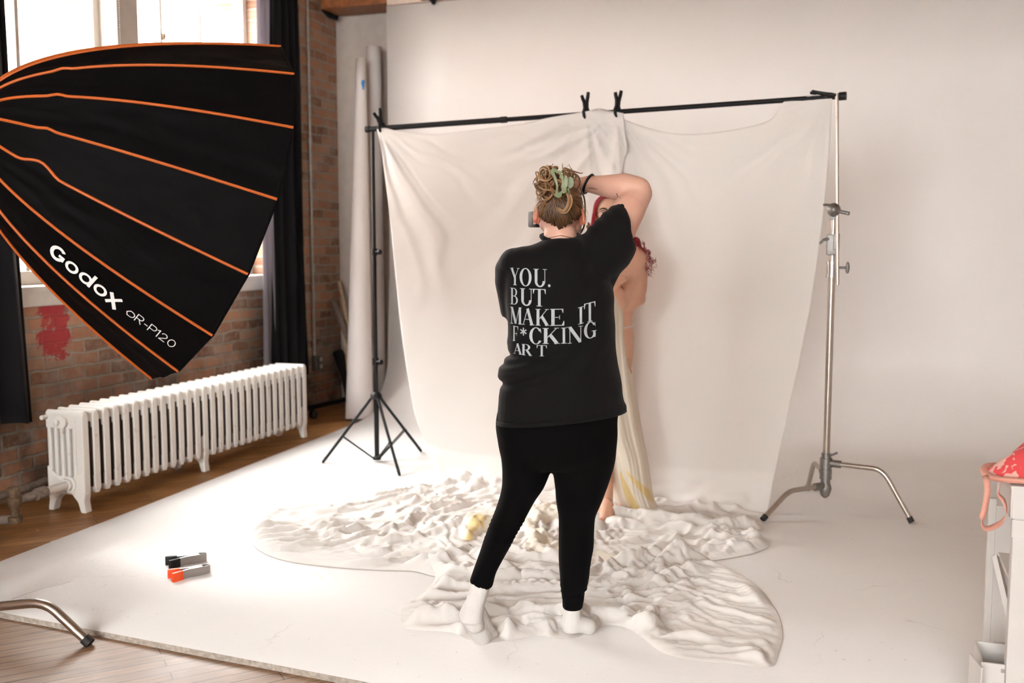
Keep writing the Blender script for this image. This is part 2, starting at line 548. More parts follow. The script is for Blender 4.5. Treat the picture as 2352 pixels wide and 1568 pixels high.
# ------------------------------------------------------------------ mesh builder
class MB:
    def __init__(self):
        self.v = []
        self.f = []

    def add(self, vs, fs):
        o = len(self.v)
        self.v += [tuple(map(float, p)) for p in vs]
        self.f += [tuple(i + o for i in f) for f in fs]
        return self

    def box(self, c, s, rot=None, bev=0.0):
        hx, hy, hz = s[0] / 2, s[1] / 2, s[2] / 2
        if bev > 0:
            bm = bmesh.new()
            bmesh.ops.create_cube(bm, size=1)
            for v in bm.verts:
                v.co = Vector((v.co.x * s[0], v.co.y * s[1], v.co.z * s[2]))
            bmesh.ops.bevel(bm, geom=bm.edges[:], offset=min(bev, min(s) * 0.45), segments=2, affect='EDGES', profile=0.6)
            vs = [v.co.copy() for v in bm.verts]
            bm.verts.index_update()
            fs = [[v.index for v in f.verts] for f in bm.faces]
            bm.free()
        else:
            vs = [Vector((x, y, z)) for x in (-hx, hx) for y in (-hy, hy) for z in (-hz, hz)]
            fs = [(0, 1, 3, 2), (4, 6, 7, 5), (0, 4, 5, 1), (2, 3, 7, 6), (0, 2, 6, 4), (1, 5, 7, 3)]
        if rot is not None:
            vs = [rot @ v for v in vs]
        return self.add([v + Vector(c) for v in vs], fs)

    def tube(self, path, r, n=12, caps=True, flat=None):
        P = [Vector(p) for p in path]
        m = len(P)
        R = [r] * m if isinstance(r, (int, float)) else list(r)
        vs = []
        t0 = (P[1] - P[0]).normalized()
        up = Vector((0, 0, 1)) if abs(t0.z) < 0.9 else Vector((1, 0, 0))
        a = t0.cross(up).normalized()
        for i in range(m):
            t = (P[min(i + 1, m - 1)] - P[max(i - 1, 0)])
            t = t.normalized() if t.length > 1e-9 else t0
            a = (a - t * a.dot(t))
            a = a.normalized() if a.length > 1e-6 else t.orthogonal().normalized()
            b = t.cross(a)
            k = flat if flat else 1.0
            for j in range(n):
                th = 2 * PI * j / n
                vs.append(P[i] + (a * math.cos(th) + b * math.sin(th) * k) * R[i])
        fs = []
        for i in range(m - 1):
            for j in range(n):
                fs.append((i * n + j, i * n + (j + 1) % n, (i + 1) * n + (j + 1) % n, (i + 1) * n + j))
        if caps:
            fs.append(tuple(range(n))[::-1])
            fs.append(tuple((m - 1) * n + j for j in range(n)))
        return self.add(vs, fs)

    def cyl(self, a, b, r, r2=None, n=20):
        return self.tube([a, b], [r, r if r2 is None else r2], n)

    def lathe(self, origin, axis, prof, n=24):
        ax = Vector(axis).normalized()
        O = Vector(origin)
        path = [O + ax * h for h, _ in prof]
        return self._rings(path, [r for _, r in prof], ax, n)

    def _rings(self, path, R, ax, n):
        a = ax.orthogonal().normalized()
        b = ax.cross(a)
        vs = []
        for p, r in zip(path, R):
            for j in range(n):
                th = 2 * PI * j / n
                vs.append(p + (a * math.cos(th) + b * math.sin(th)) * max(r, 1e-5))
        m = len(path)
        fs = [(i * n + j, i * n + (j + 1) % n, (i + 1) * n + (j + 1) % n, (i + 1) * n + j) for i in range(m - 1) for j in range(n)]
        fs += [tuple(range(n))[::-1], tuple((m - 1) * n + j for j in range(n))]
        return self.add(vs, fs)

    def rcone(self, a, ra, b, rb, n=16):
        """round cone: a capsule with two radii"""
        a = Vector(a); b = Vector(b)
        d = b - a
        L = max(d.length, 1e-6)
        ax = d / L
        path, R = [], []
        for k in range(6):
            th = PI / 2 * (1 - k / 5.0)
            path.append(a - ax * ra * math.sin(th)); R.append(ra * math.cos(th))
        for k in range(6):
            th = PI / 2 * k / 5.0
            path.append(b + ax * rb * math.sin(th)); R.append(rb * math.cos(th))
        return self._rings(path, R, ax, n)

    def ellipsoid(self, c, r, rot=None, n=20, m=14):
        vs, fs = [], []
        for i in range(m + 1):
            ph = PI * i / m
            for j in range(n):
                th = 2 * PI * j / n
                s = max(math.sin(ph), 1e-4)
                p = Vector((r[0] * s * math.cos(th), r[1] * s * math.sin(th), r[2] * math.cos(ph)))
                if rot is not None:
                    p = rot @ p
                vs.append(p + Vector(c))
        for i in range(m):
            for j in range(n):
                fs.append((i * n + j, (i + 1) * n + j, (i + 1) * n + (j + 1) % n, i * n + (j + 1) % n))
        fs += [tuple(range(n)), tuple(m * n + j for j in range(n))[::-1]]
        return self.add(vs, fs)

    def loft(self, rings, cap=True):
        n = len(rings[0])
        vs = [p for r in rings for p in r]
        m = len(rings)
        fs = [(i * n + j, i * n + (j + 1) % n, (i + 1) * n + (j + 1) % n, (i + 1) * n + j) for i in range(m - 1) for j in range(n)]
        if cap:
            fs += [tuple(range(n))[::-1], tuple((m - 1) * n + j for j in range(n))]
        return self.add(vs, fs)

    def grid(self, pts, nu, nv, closed_u=False):
        fs = []
        for i in range(nv - 1):
            for j in range(nu if closed_u else nu - 1):
                fs.append((i * nu + j, i * nu + (j + 1) % nu, (i + 1) * nu + (j + 1) % nu, (i + 1) * nu + j))
        return self.add(pts, fs)

    def prism(self, poly, z0, z1, fr=None):
        """extrude a 2-D polygon; fr maps (u, v, w) to world"""
        fr = fr or (lambda u, v, w_: (u, v, w_))
        n = len(poly)
        vs = [fr(p[0], p[1], z0) for p in poly] + [fr(p[0], p[1], z1) for p in poly]
        fs = [tuple(range(n))[::-1], tuple(range(n, 2 * n))] + [(i, (i + 1) % n, n + (i + 1) % n, n + i) for i in range(n)]
        return self.add(vs, fs)

    def mesh(self, name):
        me = bpy.data.meshes.new(name)
        me.from_pydata(self.v, [], self.f)
        me.update()
        return me


def obj(name, mb, mat, parent=None, smooth=True, bevel=0.0, solid=0.0, subsurf=0, angle=40, fix=True):
    me = mb if isinstance(mb, bpy.types.Mesh) else mb.mesh(name)
    if fix:
        bm = bmesh.new()
        bm.from_mesh(me)
        bmesh.ops.recalc_face_normals(bm, faces=bm.faces[:])
        bm.to_mesh(me)
        bm.free()
    me.materials.clear()
    me.materials.append(mat if not isinstance(mat, str) else M[mat])
    if smooth:
        me.shade_smooth()
        if angle:
            me.set_sharp_from_angle(angle=math.radians(angle))
    o = bpy.data.objects.new(name, me)
    COL.objects.link(o)
    if solid:
        md = o.modifiers.new('thickness', 'SOLIDIFY'); md.thickness = solid; md.offset = 0
    if bevel:
        md = o.modifiers.new('bevel', 'BEVEL'); md.width = bevel; md.segments = 2; md.limit_method = 'ANGLE'
    if subsurf:
        md = o.modifiers.new('subsurf', 'SUBSURF'); md.levels = subsurf; md.render_levels = subsurf
    if parent is not None:
        o.parent = parent
        o.matrix_parent_inverse = Matrix.Translation(-Vector(parent.location)) if parent.type == 'EMPTY' else Matrix.Identity(4)
    return o


def tag(o, label=None, cat=None, group=None, kind=None):
    if label: o['label'] = label
    if cat: o['category'] = cat
    if group: o['group'] = group
    if kind: o['kind'] = kind
    return o


def thing(name, label, cat, loc=(0, 0, 0), group=None):
    o = bpy.data.objects.new(name, None)
    COL.objects.link(o)
    o.empty_display_size = 0.1
    o.location = loc
    return tag(o, label, cat, group)


def struct(name, mb, mat, **kw):
    o = obj(name, mb, mat, **kw)
    if kw.get('parent') is None:
        o['kind'] = 'structure'
    return o


def remesh(mb, voxel, smooth_it=6, fac=0.5):
    """union of overlapping volumes as one continuous surface"""
    me = mb.mesh('tmp')
    o = bpy.data.objects.new('tmp', me)
    COL.objects.link(o)
    bm = bmesh.new(); bm.from_mesh(me); bmesh.ops.recalc_face_normals(bm, faces=bm.faces[:]); bm.to_mesh(me); bm.free()
    md = o.modifiers.new('r', 'REMESH'); md.mode = 'VOXEL'; md.voxel_size = voxel
    if smooth_it:
        s = o.modifiers.new('s', 'SMOOTH'); s.factor = fac; s.iterations = smooth_it
    dg = bpy.context.evaluated_depsgraph_get()
    out = bpy.data.meshes.new_from_object(o.evaluated_get(dg))
    bpy.data.objects.remove(o)
    bpy.data.meshes.remove(me)
    return out


def mesh_np(me):
    a = np.empty(len(me.vertices) * 3)
    me.vertices.foreach_get('co', a)
    n = np.empty(len(me.vertices) * 3)
    me.vertices.foreach_get('normal', n)
    return a.reshape(-1, 3), n.reshape(-1, 3)


def mesh_set(me, co):
    me.vertices.foreach_set('co', np.asarray(co, float).ravel())
    me.update()


def bvh_of(me):
    return BVHTree.FromPolygons([v.co.copy() for v in me.vertices], [tuple(p.vertices) for p in me.polygons])

# ================================================================== THE ROOM
CEIL = 4.3
XR, YN = 4.6, -4.2            # right wall, rear wall (both behind / beside the camera)
YB = 7.88                     # true back wall
fb = MB().box(((WX + XR) / 2, (YN + YB) / 2, -0.05), (XR - WX, YB - YN, 0.1))
struct('floor', fb, 'wood_floor', smooth=False)
cb = MB().box(((WX + XR) / 2, (YN + YB) / 2, CEIL + 0.05), (XR - WX, YB - YN, 0.1))
struct('ceiling', cb, 'timber', smooth=False)
# brick wall with window openings
wb = MB()
WT = 0.40
def wall_piece(y0, y1, z0, z1):
    wb.box((WX - WT / 2, (y0 + y1) / 2, (z0 + z1) / 2), (WT, y1 - y0, z1 - z0))
ys = [YN] + [v for p in WIN for v in p] + [YB]
for i in range(0, len(ys), 2):
    wall_piece(ys[i], ys[i + 1], 0, CEIL)
for a, b in WIN:
    wall_piece(a, b, 0, SILL_Z - 0.1)
    wall_piece(a, b, HEAD_Z, CEIL)
struct('wall_left', wb, 'brick', smooth=False)
struct('wall_back', MB().box(((WX + XR) / 2, YB + 0.06, CEIL / 2), (XR - WX, 0.12, CEIL)), 'plaster', smooth=False)
struct('wall_right', MB().box((XR + 0.06, (YN + YB) / 2, CEIL / 2), (0.12, YB - YN, CEIL)), 'warm_wall', smooth=False)
rw = MB()
FILL_WIN = [(-3.4, -1.2), (-0.8, 1.4)]  # unseen windows, added behind the camera to fill the room with light
xs = [WX] + [v for p in FILL_WIN for v in p] + [XR]
for i in range(0, len(xs), 2):
    rw.box(((xs[i] + xs[i + 1]) / 2, YN - 0.1, CEIL / 2), (xs[i + 1] - xs[i], 0.2, CEIL))
for a, b in FILL_WIN:
    rw.box(((a + b) / 2, YN - 0.1, 0.5), (b - a, 0.2, 1.0))
    rw.box(((a + b) / 2, YN - 0.1, (3.5 + CEIL) / 2), (b - a, 0.2, CEIL - 3.5))
struct('wall_rear', rw, 'warm_wall', smooth=False)
# timber header beam over the white backdrop wall
bmh = MB().box(((WX + XR) / 2 + 0.02, 7.70, 3.54), (XR - WX - 0.04, 0.30, 0.36), bev=0.012)
struct('ceiling_beam', bmh, 'beam', smooth=False)
# smear of white paint running up on to the beam
sm = MB()
pts = [(-3.70, 3.34), (-3.70, 3.385), (-3.60, 3.398), (-3.48, 3.385), (-3.40, 3.39), (-3.40, 3.35), (-3.2, 3.345), (-3.05, 3.36), (-2.9, 3.40), (-2.6, 3.44), (-2.0, 3.47), (-1.0, 3.5), (1.2, 3.55), (2.4, 3.55), (2.4, 3.34)]
sm.prism(pts, 0, 0.012, lambda u, v, q: (u, 7.548 - q, v))
struct('trim_1', sm, 'daub', smooth=False)

# ------------------------------------------------------------------ white infinity cove: raised ply floor, curve, wall in one sheet
cy = MB()
Rv = 0.66
YW = 7.50                      # face of the cove wall
XL0, XL1 = -3.50, -3.685       # left rim runs slightly off square
XRC = 1.35                     # where the right-hand return starts to curve
prof = []                      # (d, z): distance in front of the wall face, height
prof += [(4.70, 0.02), (3.6, 0.02), (2.6, 0.02), (1.6, 0.02), (1.0, 0.02), (Rv + 0.02, 0.02)]
for k in range(0, 15):
    a = PI / 2 * k / 14
    prof.append((Rv - Rv * math.sin(a), 0.02 + Rv - Rv * math.cos(a)))
prof += [(0, 1.2), (0, 1.9), (0, 2.6), (0, 3.325)]
# plan path of the wall: along the back then round to the right-hand return
plan = [(-3.68 + (XRC + 3.68) * k / 10.0, YW, 0.0, -1.0) for k in range(11)]
RC = 1.15
for k in range(1, 11):
    a = PI / 2 * k / 10
    plan.append((XRC + RC * math.sin(a), YW - RC + RC * math.cos(a), -math.sin(a), -math.cos(a)))
for yy in (5.6, 4.6, 3.6, 2.75):
    plan.append((XRC + RC, yy, -1.0, 0.0))
def front_y(x):
    # front edge of the ply floor (slightly skew)
    return 2.803 + (x + 2.956) * (2.723 - 2.803) / (2.956 - 1.501)
def cyc_pt(d, z, i):
    px, py, nx, ny = plan[i]
    x = px + nx * d; y = py + ny * d
    if i == 0:
        x = XL1 + (XL0 - XL1) * min(1, (YW - y) / 4.7 * 1.08)
    if d == 4.70:
        y = front_y(x)
    return (x, y, z)
cy.grid([cyc_pt(d, z, i) for d, z in prof for i in range(11)], 11, len(prof))
prof_r = [p for p in prof if p[0] <= Rv + 0.03]
cy.grid([cyc_pt(d, z, i) for d, z in prof_r for i in range(10, len(plan))], len(plan) - 10, len(prof_r))
# floor fill on the right-hand side
_me = cy.mesh('cyclorama')
_bm = bmesh.new(); _bm.from_mesh(_me); bmesh.ops.remove_doubles(_bm, verts=_bm.verts[:], dist=1e-4); _bm.to_mesh(_me); _bm.free()
struct_c = struct('cyclorama', _me, 'cyc', angle=0)
if struct_c.data.polygons[5].normal.z < 0:
    struct_c.data.flip_normals()
md = struct_c.modifiers.new('thickness', 'SOLIDIFY'); md.thickness = 0.018; md.offset = -1
rf = MB()
rf.box((1.585, 4.78, 0.0095), (0.55, 4.12, 0.019))
struct('floor_ply', rf, 'cyc', smooth=False)
# raw edge of the ply sheet, front and left
pe = MB()
fx0, fx1 = XL0 + 0.0, 2.4
n = 60
rng = random.Random(3)
top, bot = [], []
for i in range(n + 1):
    x = fx0 + (fx1 - fx0) * i / n
    y = front_y(x)
    j = rng.uniform(-0.0015, 0.0015)
    top.append((x, y - 0.003 + j, 0.0195)); bot.append((x, y - 0.003 + j, 0.0))
pe.grid(bot + top, n + 1, 2)
pe.grid([(p[0], p[1] + 0.012, p[2]) for p in top] + top, n + 1, 2)
struct('plywood_edge', pe, 'ply', parent=None, smooth=False)

# ------------------------------------------------------------------ windows
def window(idx, y0, y1, bars, main=True, rust=False):
    mb = MB()
    x = WX - 0.17
    zc, h = (SILL_Z + HEAD_Z) / 2, HEAD_Z - SILL_Z
    fwid = 0.055
    for y in (y0 + fwid / 2, y1 - fwid / 2):
        mb.box((x, y, zc), (0.09, fwid, h), bev=0.006)
    mb.box((x, (y0 + y1) / 2, HEAD_Z - fwid / 2), (0.09, y1 - y0 - 2 * fwid, fwid), bev=0.006)
    mb.box((x, (y0 + y1) / 2, SILL_Z + 0.04), (0.09, y1 - y0 - 2 * fwid, 0.08), bev=0.006)
    fr = struct('window_%d' % idx, mb, 'win_white', smooth=False)
    mu = MB()
    for y, wd in bars:
        mu.box((x, y, zc), (0.05, wd, h - 0.1), bev=0.004)
    if rust:
        mu.box((x, (y0 + y1) / 2, 2.55), (0.02, y1 - y0 - 2 * fwid, 0.014))
    obj('muntin_bars', mu, 'win_white', fr, smooth=False)
    gp = MB().box((x - 0.005, (y0 + y1) / 2, zc), (0.006, y1 - y0 - 2 * fwid, h - 0.1))
    obj('glass', gp, 'glass', fr, smooth=False)
    # painted sill board
    sb = MB()
    sb.box((WX - 0.145, (y0 + y1) / 2, SILL_Z - 0.02), (0.36, y1 - y0 + 0.10, 0.04), bev=0.008)
    sb.box((WX + 0.010, (y0 + y1) / 2, SILL_Z - 0.072), (0.045, y1 - y0 + 0.06, 0.085), bev=0.01)
    obj('window_sill', sb, 'win_white', fr, smooth=False)
    return fr
window(1, *WIN[0], [(4.50, 0.03)])
w2 = window(2, *WIN[1], [(5.74, 0.022), (6.17, 0.022)])
k_ = 3
for a, b in FILL_WIN:
    g_ = MB()
    for x in (a + 0.03, (a + b) / 2, b - 0.03):
        g_.box((x, YN - 0.12, 2.25), (0.06, 0.07, 2.5), bev=0.005)
    for z in (1.03, 2.25, 3.47):
        g_.box(((a + b) / 2, YN - 0.12, z), (b - a, 0.07, 0.06), bev=0.005)
    w_ = struct('window_%d' % k_, g_, 'win_white', smooth=False)  # frame of an added fill-light window, out of view
    obj('glass', MB().box(((a + b) / 2, YN - 0.12, 2.25), (b - a - 0.06, 0.006, 2.44)), 'glass', w_, smooth=False)
    k_ += 1
lt = MB()
for y, z in ((5.745, 2.80), (6.175, 2.73)):
    lt.box((WX - 0.135, y, z), (0.03, 0.016, 0.045), bev=0.004)
    lt.tube([(WX - 0.12, y, z), (WX - 0.11, y + 0.05, z + 0.01)], 0.004, 8)
obj('latch', lt, 'rust', w2)
# reveals of the pier between the two windows, painted
pr = MB()
pr.box((WX - 0.105, (5.13 + 5.32) / 2, 2.33), (0.23, 0.196, 2.30), bev=0.008)
struct('trim_2', pr, 'pier', smooth=False)
bc = MB()
ychain = 5.145
for k in range(150):
    z = 3.4 - k * 0.0145
    bc.ellipsoid((WX + 0.016, ychain, z), (0.0042, 0.0042, 0.0045), n=6, m=4)
tag(obj('blind_chain', bc, 'galv'), 'beaded blind cord hanging beside the pier between the two windows', 'cord')

# ------------------------------------------------------------------ the building across the street
ext = MB().box((-11.2, 6, 1.0), (0.4, 30, 9.0))
fac = obj('facade', ext, 'facade', smooth=False)
tag(fac, 'pale brick building outside the windows', 'building', kind='structure')
fw_ = MB()
for k in range(7):
    for zz in (0.8, 3.2):
        fw_.box((-10.98, -1 + k * 2.6, zz), (0.06, 1.2, 1.5), bev=0.01)
obj('facade_window', fw_, 'win_white', fac, smooth=False)

# ------------------------------------------------------------------ curtains
def curtain(name, label, y0, y1, x, z0, z1, nf, seed, mat, ph=0.0, taper=0.0):
    rng = random.Random(seed)
    nu_, nv_ = nf * 14 + 1, 26
    vs = []
    for j in range(nv_):
        tz = j / (nv_ - 1)
        z = z0 + (z1 - z0) * tz
        for i in range(nu_):
            u = i / (nu_ - 1)
            a = 2 * PI * nf * u + ph + 0.5 * math.sin(3 * u * PI + seed)
            amp = 0.042 * (0.8 + 0.35 * math.sin(5.1 * u + seed)) * (1.0 - 0.25 * tz)
            spread = 1.0 + taper * (1 - tz)
            yy = y0 + (y1 - y0) * (u - 0.5) * spread + (y1 - y0) / 2 + 0.010 * math.sin(2 * a + tz)
            xx = x + amp * math.sin(a + 0.25 * math.sin(tz * 3 + i * 0.07)) + 0.008 * math.sin(tz * 7 + u * 9)
            vs.append((xx, yy, z + (0.012 * math.sin(a * 0.5 + seed) if j == 0 else 0)))
    mb = MB().grid(vs, nu_, nv_)
    o = obj(name, mb, mat, solid=0.004, angle=0)
    return o
c1 = curtain('curtain', '', 3.47, 4.12, WX + 0.13, 0.445, 3.75, 5, 2, 'curtain', taper=0.36)
tag(c1, 'black curtain hanging at the left edge beside the softbox', 'curtain', 'black window curtains')
c2 = curtain('curtain', '', 6.64, 7.00, WX + 0.13, 0.36, 3.75, 4, 5, 'curtain', taper=0.40)
tag(c2, 'black curtain hanging between the far window and the bare brick corner', 'curtain', 'black window curtains')
ln = curtain('curtain_lining', '', 6.46, 6.68, WX + 0.12, 0.40, 3.72, 2, 9, 'liner', taper=0.2)
ln.parent = c2
# curtain rods above the frame of the photo
rd = MB().cyl((WX + 0.13, 3.4, 3.79), (WX + 0.13, 7.4, 3.79), 0.016)
for y in (3.55, 5.2, 7.3):
    rd.cyl((WX, y, 3.79), (WX + 0.13, y, 3.79), 0.010)
tag(obj('curtain_rod', rd, 'black_metal'), 'black curtain rod above the windows', 'rod')

# ------------------------------------------------------------------ conduit with outlet
cd = thing('conduit_pipe', 'thin grey conduit running down the brick beside the far black curtain to an outlet', 'pipe', (WX + 0.02, 7.38, 0.33))
pp = MB().cyl((WX + 0.018, 7.38, 0.46), (WX + 0.018, 7.38, 3.6), 0.0125, n=16)
obj('pipe', pp, 'galv', cd)
for z in (2.26, 1.2):
    cp = MB()
    cp.cyl((WX + 0.018, 7.38, z - 0.03), (WX + 0.018, 7.38, z + 0.03), 0.018, n=16)
    cp.box((WX + 0.005, 7.38, z), (0.01, 0.07, 0.02))
    obj('coupling', cp, 'galv', cd)
ob = obj('outlet_box', MB().box((WX + 0.028, 7.41, 0.40), (0.055, 0.10, 0.135), bev=0.008), 'castmetal', cd, smooth=False)
for z in (0.43, 0.37):
    so = obj('socket', MB().cyl((WX + 0.050, 7.425, z), (WX + 0.060, 7.425, z), 0.019, n=18), 'win_white', ob)

# ------------------------------------------------------------------ radiator
rad = thing('radiator', 'long white cast iron radiator under the windows', 'radiator', (-3.90, 5.2, 0))
RX0, RX1 = -4.022, -3.781     # back, front
RY0, RY1 = 4.105, 6.285
NS = 29
RH = 0.537
def section_mb(y, legs, seed, first=False):
    rng = random.Random(seed)
    mb = MB()
    zt, zb = RH, 0.088
    wv = 0.042
    d = RX1 - RX0
    ncol = 6
    cw = d / ncol
    # silhouette in the x-z plane: columns with five slots between them, pointed feet
    # top header with gable ridge
    gab = [(-wv / 2, zt - 0.095), (-wv / 2, zt - 0.016), (-wv * 0.22, zt), (wv * 0.22, zt), (wv / 2, zt - 0.016), (wv / 2, zt - 0.095)]
    mb.prism(gab, RX0, RX1 - 0.004, lambda u, v, q: (q, y + u, v))
    if not first:
        pass
    low = [(-wv / 2, 0.19), (wv / 2, 0.19), (wv / 2, zb + 0.02), (0.006, zb), (-0.006, zb), (-wv / 2, zb + 0.02)]
    mb.prism(low, RX0, RX1 - 0.012 if not first else RX1 - 0.004, lambda u, v, q: (q, y + u, v))
    # the broad front column
    fc = [(-wv / 2, zb + 0.03), (-wv / 2, zt - 0.03), (-wv * 0.28, zt - 0.006), (wv * 0.28, zt - 0.006), (wv / 2, zt - 0.03), (wv / 2, zb + 0.03), (0.008, zb + 0.004), (-0.008, zb + 0.004)]
    fc = [(u * 1.06, v) for u, v in fc]
    mb.prism(fc, RX1 - (0.011 if not first else 0.046), RX1 + 0.0015, lambda u, v, q: (q, y + u, v))
    return mb
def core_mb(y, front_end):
    """the columns and hubs inside, unpainted, with the shade between sections put into their colour"""
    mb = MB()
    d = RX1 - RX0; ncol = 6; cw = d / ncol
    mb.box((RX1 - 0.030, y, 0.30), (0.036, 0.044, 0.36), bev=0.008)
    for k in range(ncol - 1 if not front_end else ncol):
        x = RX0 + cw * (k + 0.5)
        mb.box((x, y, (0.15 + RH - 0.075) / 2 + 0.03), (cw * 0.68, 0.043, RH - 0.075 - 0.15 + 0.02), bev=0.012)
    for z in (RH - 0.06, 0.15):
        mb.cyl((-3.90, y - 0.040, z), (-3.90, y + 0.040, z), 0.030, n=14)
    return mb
def leg_mb(y, front):
    s = 1 if front else -1
    x1 = RX1 if front else RX0
    pts = [(x1, 0.24), (x1, 0.10), (x1 - s * 0.006, 0.06), (x1 + s * 0.003, 0.0), (x1 - s * 0.030, 0.0), (x1 - s * 0.048, 0.055), (x1 - s * 0.085, 0.095), (x1 - s * 0.12, 0.10), (x1 - s * 0.12, 0.15)]
    mb = MB().prism(pts, -0.024, 0.024, lambda u, v, q: (u, y + q, v))
    return mb
for i in range(NS):
    y = RY0 + (RY1 - RY0) * i / (NS - 1)
    sec = obj('section', section_mb(y, i in (0, 13, 28), i, i == 0), 'radiator', rad, smooth=False, bevel=0.005)
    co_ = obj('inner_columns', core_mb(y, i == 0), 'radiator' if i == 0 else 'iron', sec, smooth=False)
    if i: co_['label'] = 'unpainted inner columns, darkened for the shade between sections'
for i in (0, 13, 28):
    y = RY0 + (RY1 - RY0) * i / (NS - 1)
    obj('leg', leg_mb(y, True), 'radiator', rad, smooth=False, bevel=0.006)
    obj('leg', leg_mb(y, False), 'radiator', rad, smooth=False, bevel=0.006)
pl = MB().lathe((-3.925, RY0 - 0.015, RH - 0.058), (0, -1, 0), [(0, 0.036), (0.012, 0.036), (0.014, 0.030), (0.024, 0.029), (0.026, 0.018), (0.040, 0.016), (0.044, 0.010)], 20)
obj('end_plug', pl, 'radiator', rad)
bl = MB().cyl((-4.015, RY0 - 0.02, 0.50), (-4.015, RY0 - 0.055, 0.50), 0.012)
obj('bleed_valve', bl, 'radiator', rad)
inp = MB().lathe((-3.875, RY0 - 0.012, 0.15), (0, -1, 0), [(0, 0.042), (0.018, 0.042), (0.022, 0.030), (0.04, 0.029), (0.042, 0.022), (0.17, 0.022), (0.172, 0.026), (0.19, 0.026)], 20)
obj('inlet_pipe', inp, 'radiator', rad)
vv = thing('radiator_valve', 'old brass and iron valve on the pipes at the near foot of the radiator', 'valve', (-3.875, 3.80, 0))
vb = MB().cyl((-3.875, 3.914, 0.15), (-3.875, 3.85, 0.15), 0.030).cyl((-3.875, 3.85, 0.15), (-3.90, 3.76, 0.14), 0.021)
obj('union_nut', vb, 'dark_wood', vv)
vs_ = MB().lathe((-3.90, 3.74, 0.035), (0, 0, 1), [(0, 0.035), (0.03, 0.036), (0.035, 0.022), (0.07, 0.022), (0.085, 0.034), (0.125, 0.036), (0.13, 0.028), (0.15, 0.030), (0.175, 0.030), (0.18, 0.012)], 18)
obj('valve_body', vs_, M['rust'], vv)
vp = MB().tube([(-3.90, 3.74, 0.05), (-3.98, 3.70, 0.05), (-4.15, 3.66, 0.05), (-4.3, 3.62, 0.05)], 0.024).cyl((-3.99, 3.70, 0.05), (-4.02, 3.69, 0.05), 0.034).tube([(-4.25, 4.3, 0.09), (-4.25, 3.9, 0.07), (-4.28, 3.62, 0.06)], 0.02)
obj('supply_pipe', vp, 'dark_wood', vv)
# ------------------------------------------------------------------ rolling base with castor behind the far end of the radiator
rb = thing('rolling_rack_base', 'low black metal bar on a castor beyond the far end of the radiator', 'rack', (-4.2, 7.2, 0))
obj('base_bar', MB().box((-4.17, 7.36, 0.075), (0.04, 0.86, 0.035), Matrix.Rotation(math.radians(-8), 3, 'Z'), 0.004), 'black_metal', rb, smooth=False)
obj('castor', MB().cyl((-4.14, 6.985, 0.036), (-4.11, 6.98, 0.036), 0.036).box((-4.14, 6.985, 0.062), (0.03, 0.03, 0.03)), 'rubber', rb)

# ================================================================== PAPER ROLLS AND STICKS IN THE CORNER
def tube_roll(name, label, base, top, rb_, rt_, turns=1.35, seed=0):
    mb = MB()
    P, Q = Vector(base), Vector(top)
    ax = (Q - P).normalized()
    a = ax.orthogonal().normalized(); b = ax.cross(a)
    nu_, nv_ = 64, 12
    vs = []
    for j in range(nv_):
        t = j / (nv_ - 1)
        c = P + (Q - P) * t
        r0 = rb_ + (rt_ - rb_) * t
        for i in range(nu_):
            th = 2 * PI * turns * i / (nu_ - 1) + seed
            r = r0 * (0.90 + 0.10 * i / (nu_ - 1))
            vs.append(c + (a * math.cos(th) + b * math.sin(th)) * r)
    mb.grid(vs, nu_, nv_)
    o = obj(name, mb, 'paper', solid=0.003, angle=60)
    return o
r1 = tube_roll('paper_roll', '', (-3.83, 7.56, 0.004), (-3.905, 7.70, 3.05), 0.060, 0.062, seed=1.0)
tag(r1, 'tall roll of white paper leaning in the corner, the one reaching highest', 'paper roll', 'paper rolls leaning in the corner')
r2 = tube_roll('paper_roll', '', (-3.755, 7.06, 0.010), (-3.895, 7.45, 2.91), 0.115, 0.040, seed=0.3, turns=1.2)
tag(r2, 'white paper sheet rolled into a cone with blue tape near its narrow top', 'paper roll', 'paper rolls leaning in the corner')
tp = MB().box((-3.850, 7.385, 2.69), (0.028, 0.006, 0.075), Matrix.Rotation(math.radians(8), 3, 'Y'))
obj('tape_strip', tp, 'tape_blue', r2, smooth=False)['label'] = 'blue tape strip'
wbd = MB().box((-3.742, 7.62, 0.555), (0.045, 0.02, 1.11), Matrix.Rotation(math.radians(-4), 3, 'X'), 0.003)
tag(obj('foam_board', wbd, 'paper', smooth=False), 'narrow white board standing behind the black tripod stand', 'board')
def stick(name, label, cat, a, b, r, mat, grp=None):
    o = obj(name, MB().tube([a, (Vector(a) + Vector(b)) / 2 + Vector((0.004, 0, 0.003)), b], [r, r * 0.95, r * 0.85], 10), mat)
    return tag(o, label, cat, grp)
A_ = lambda x, y, Y: tuple(plY(x, y, Y))
stick('bamboo_stick', 'pale thin stick leaning in the corner, the taller light one beside the paper roll', 'stick', A_(806, 790, 7.62), A_(779, 646, 7.80), 0.016, 'stick', 'sticks leaning in the brick corner')
stick('wooden_plank', 'weathered dark plank leaning across the pale sticks in the corner', 'stick', A_(806, 790, 7.55), A_(763, 690, 7.72), 0.030, 'dark_wood', 'sticks leaning in the brick corner')
stick('bamboo_stick', 'short pale stick low in the corner below the dark plank', 'stick', A_(799, 850, 7.55), A_(789, 755, 7.70), 0.012, 'stick', 'sticks leaning in the brick corner')
dk = MB()
dk.tube([A_(776, 810, 7.70), A_(786, 835, 7.65), A_(796, 862, 7.6), A_(802, 905, 7.5), (-3.98, 7.5, 0.05)], [0.05, 0.055, 0.05, 0.04, 0.03], 10)
dk.tube([A_(783, 850, 7.65), A_(797, 880, 7.55), (-4.0, 7.5, 0.03)], 0.022, 10)
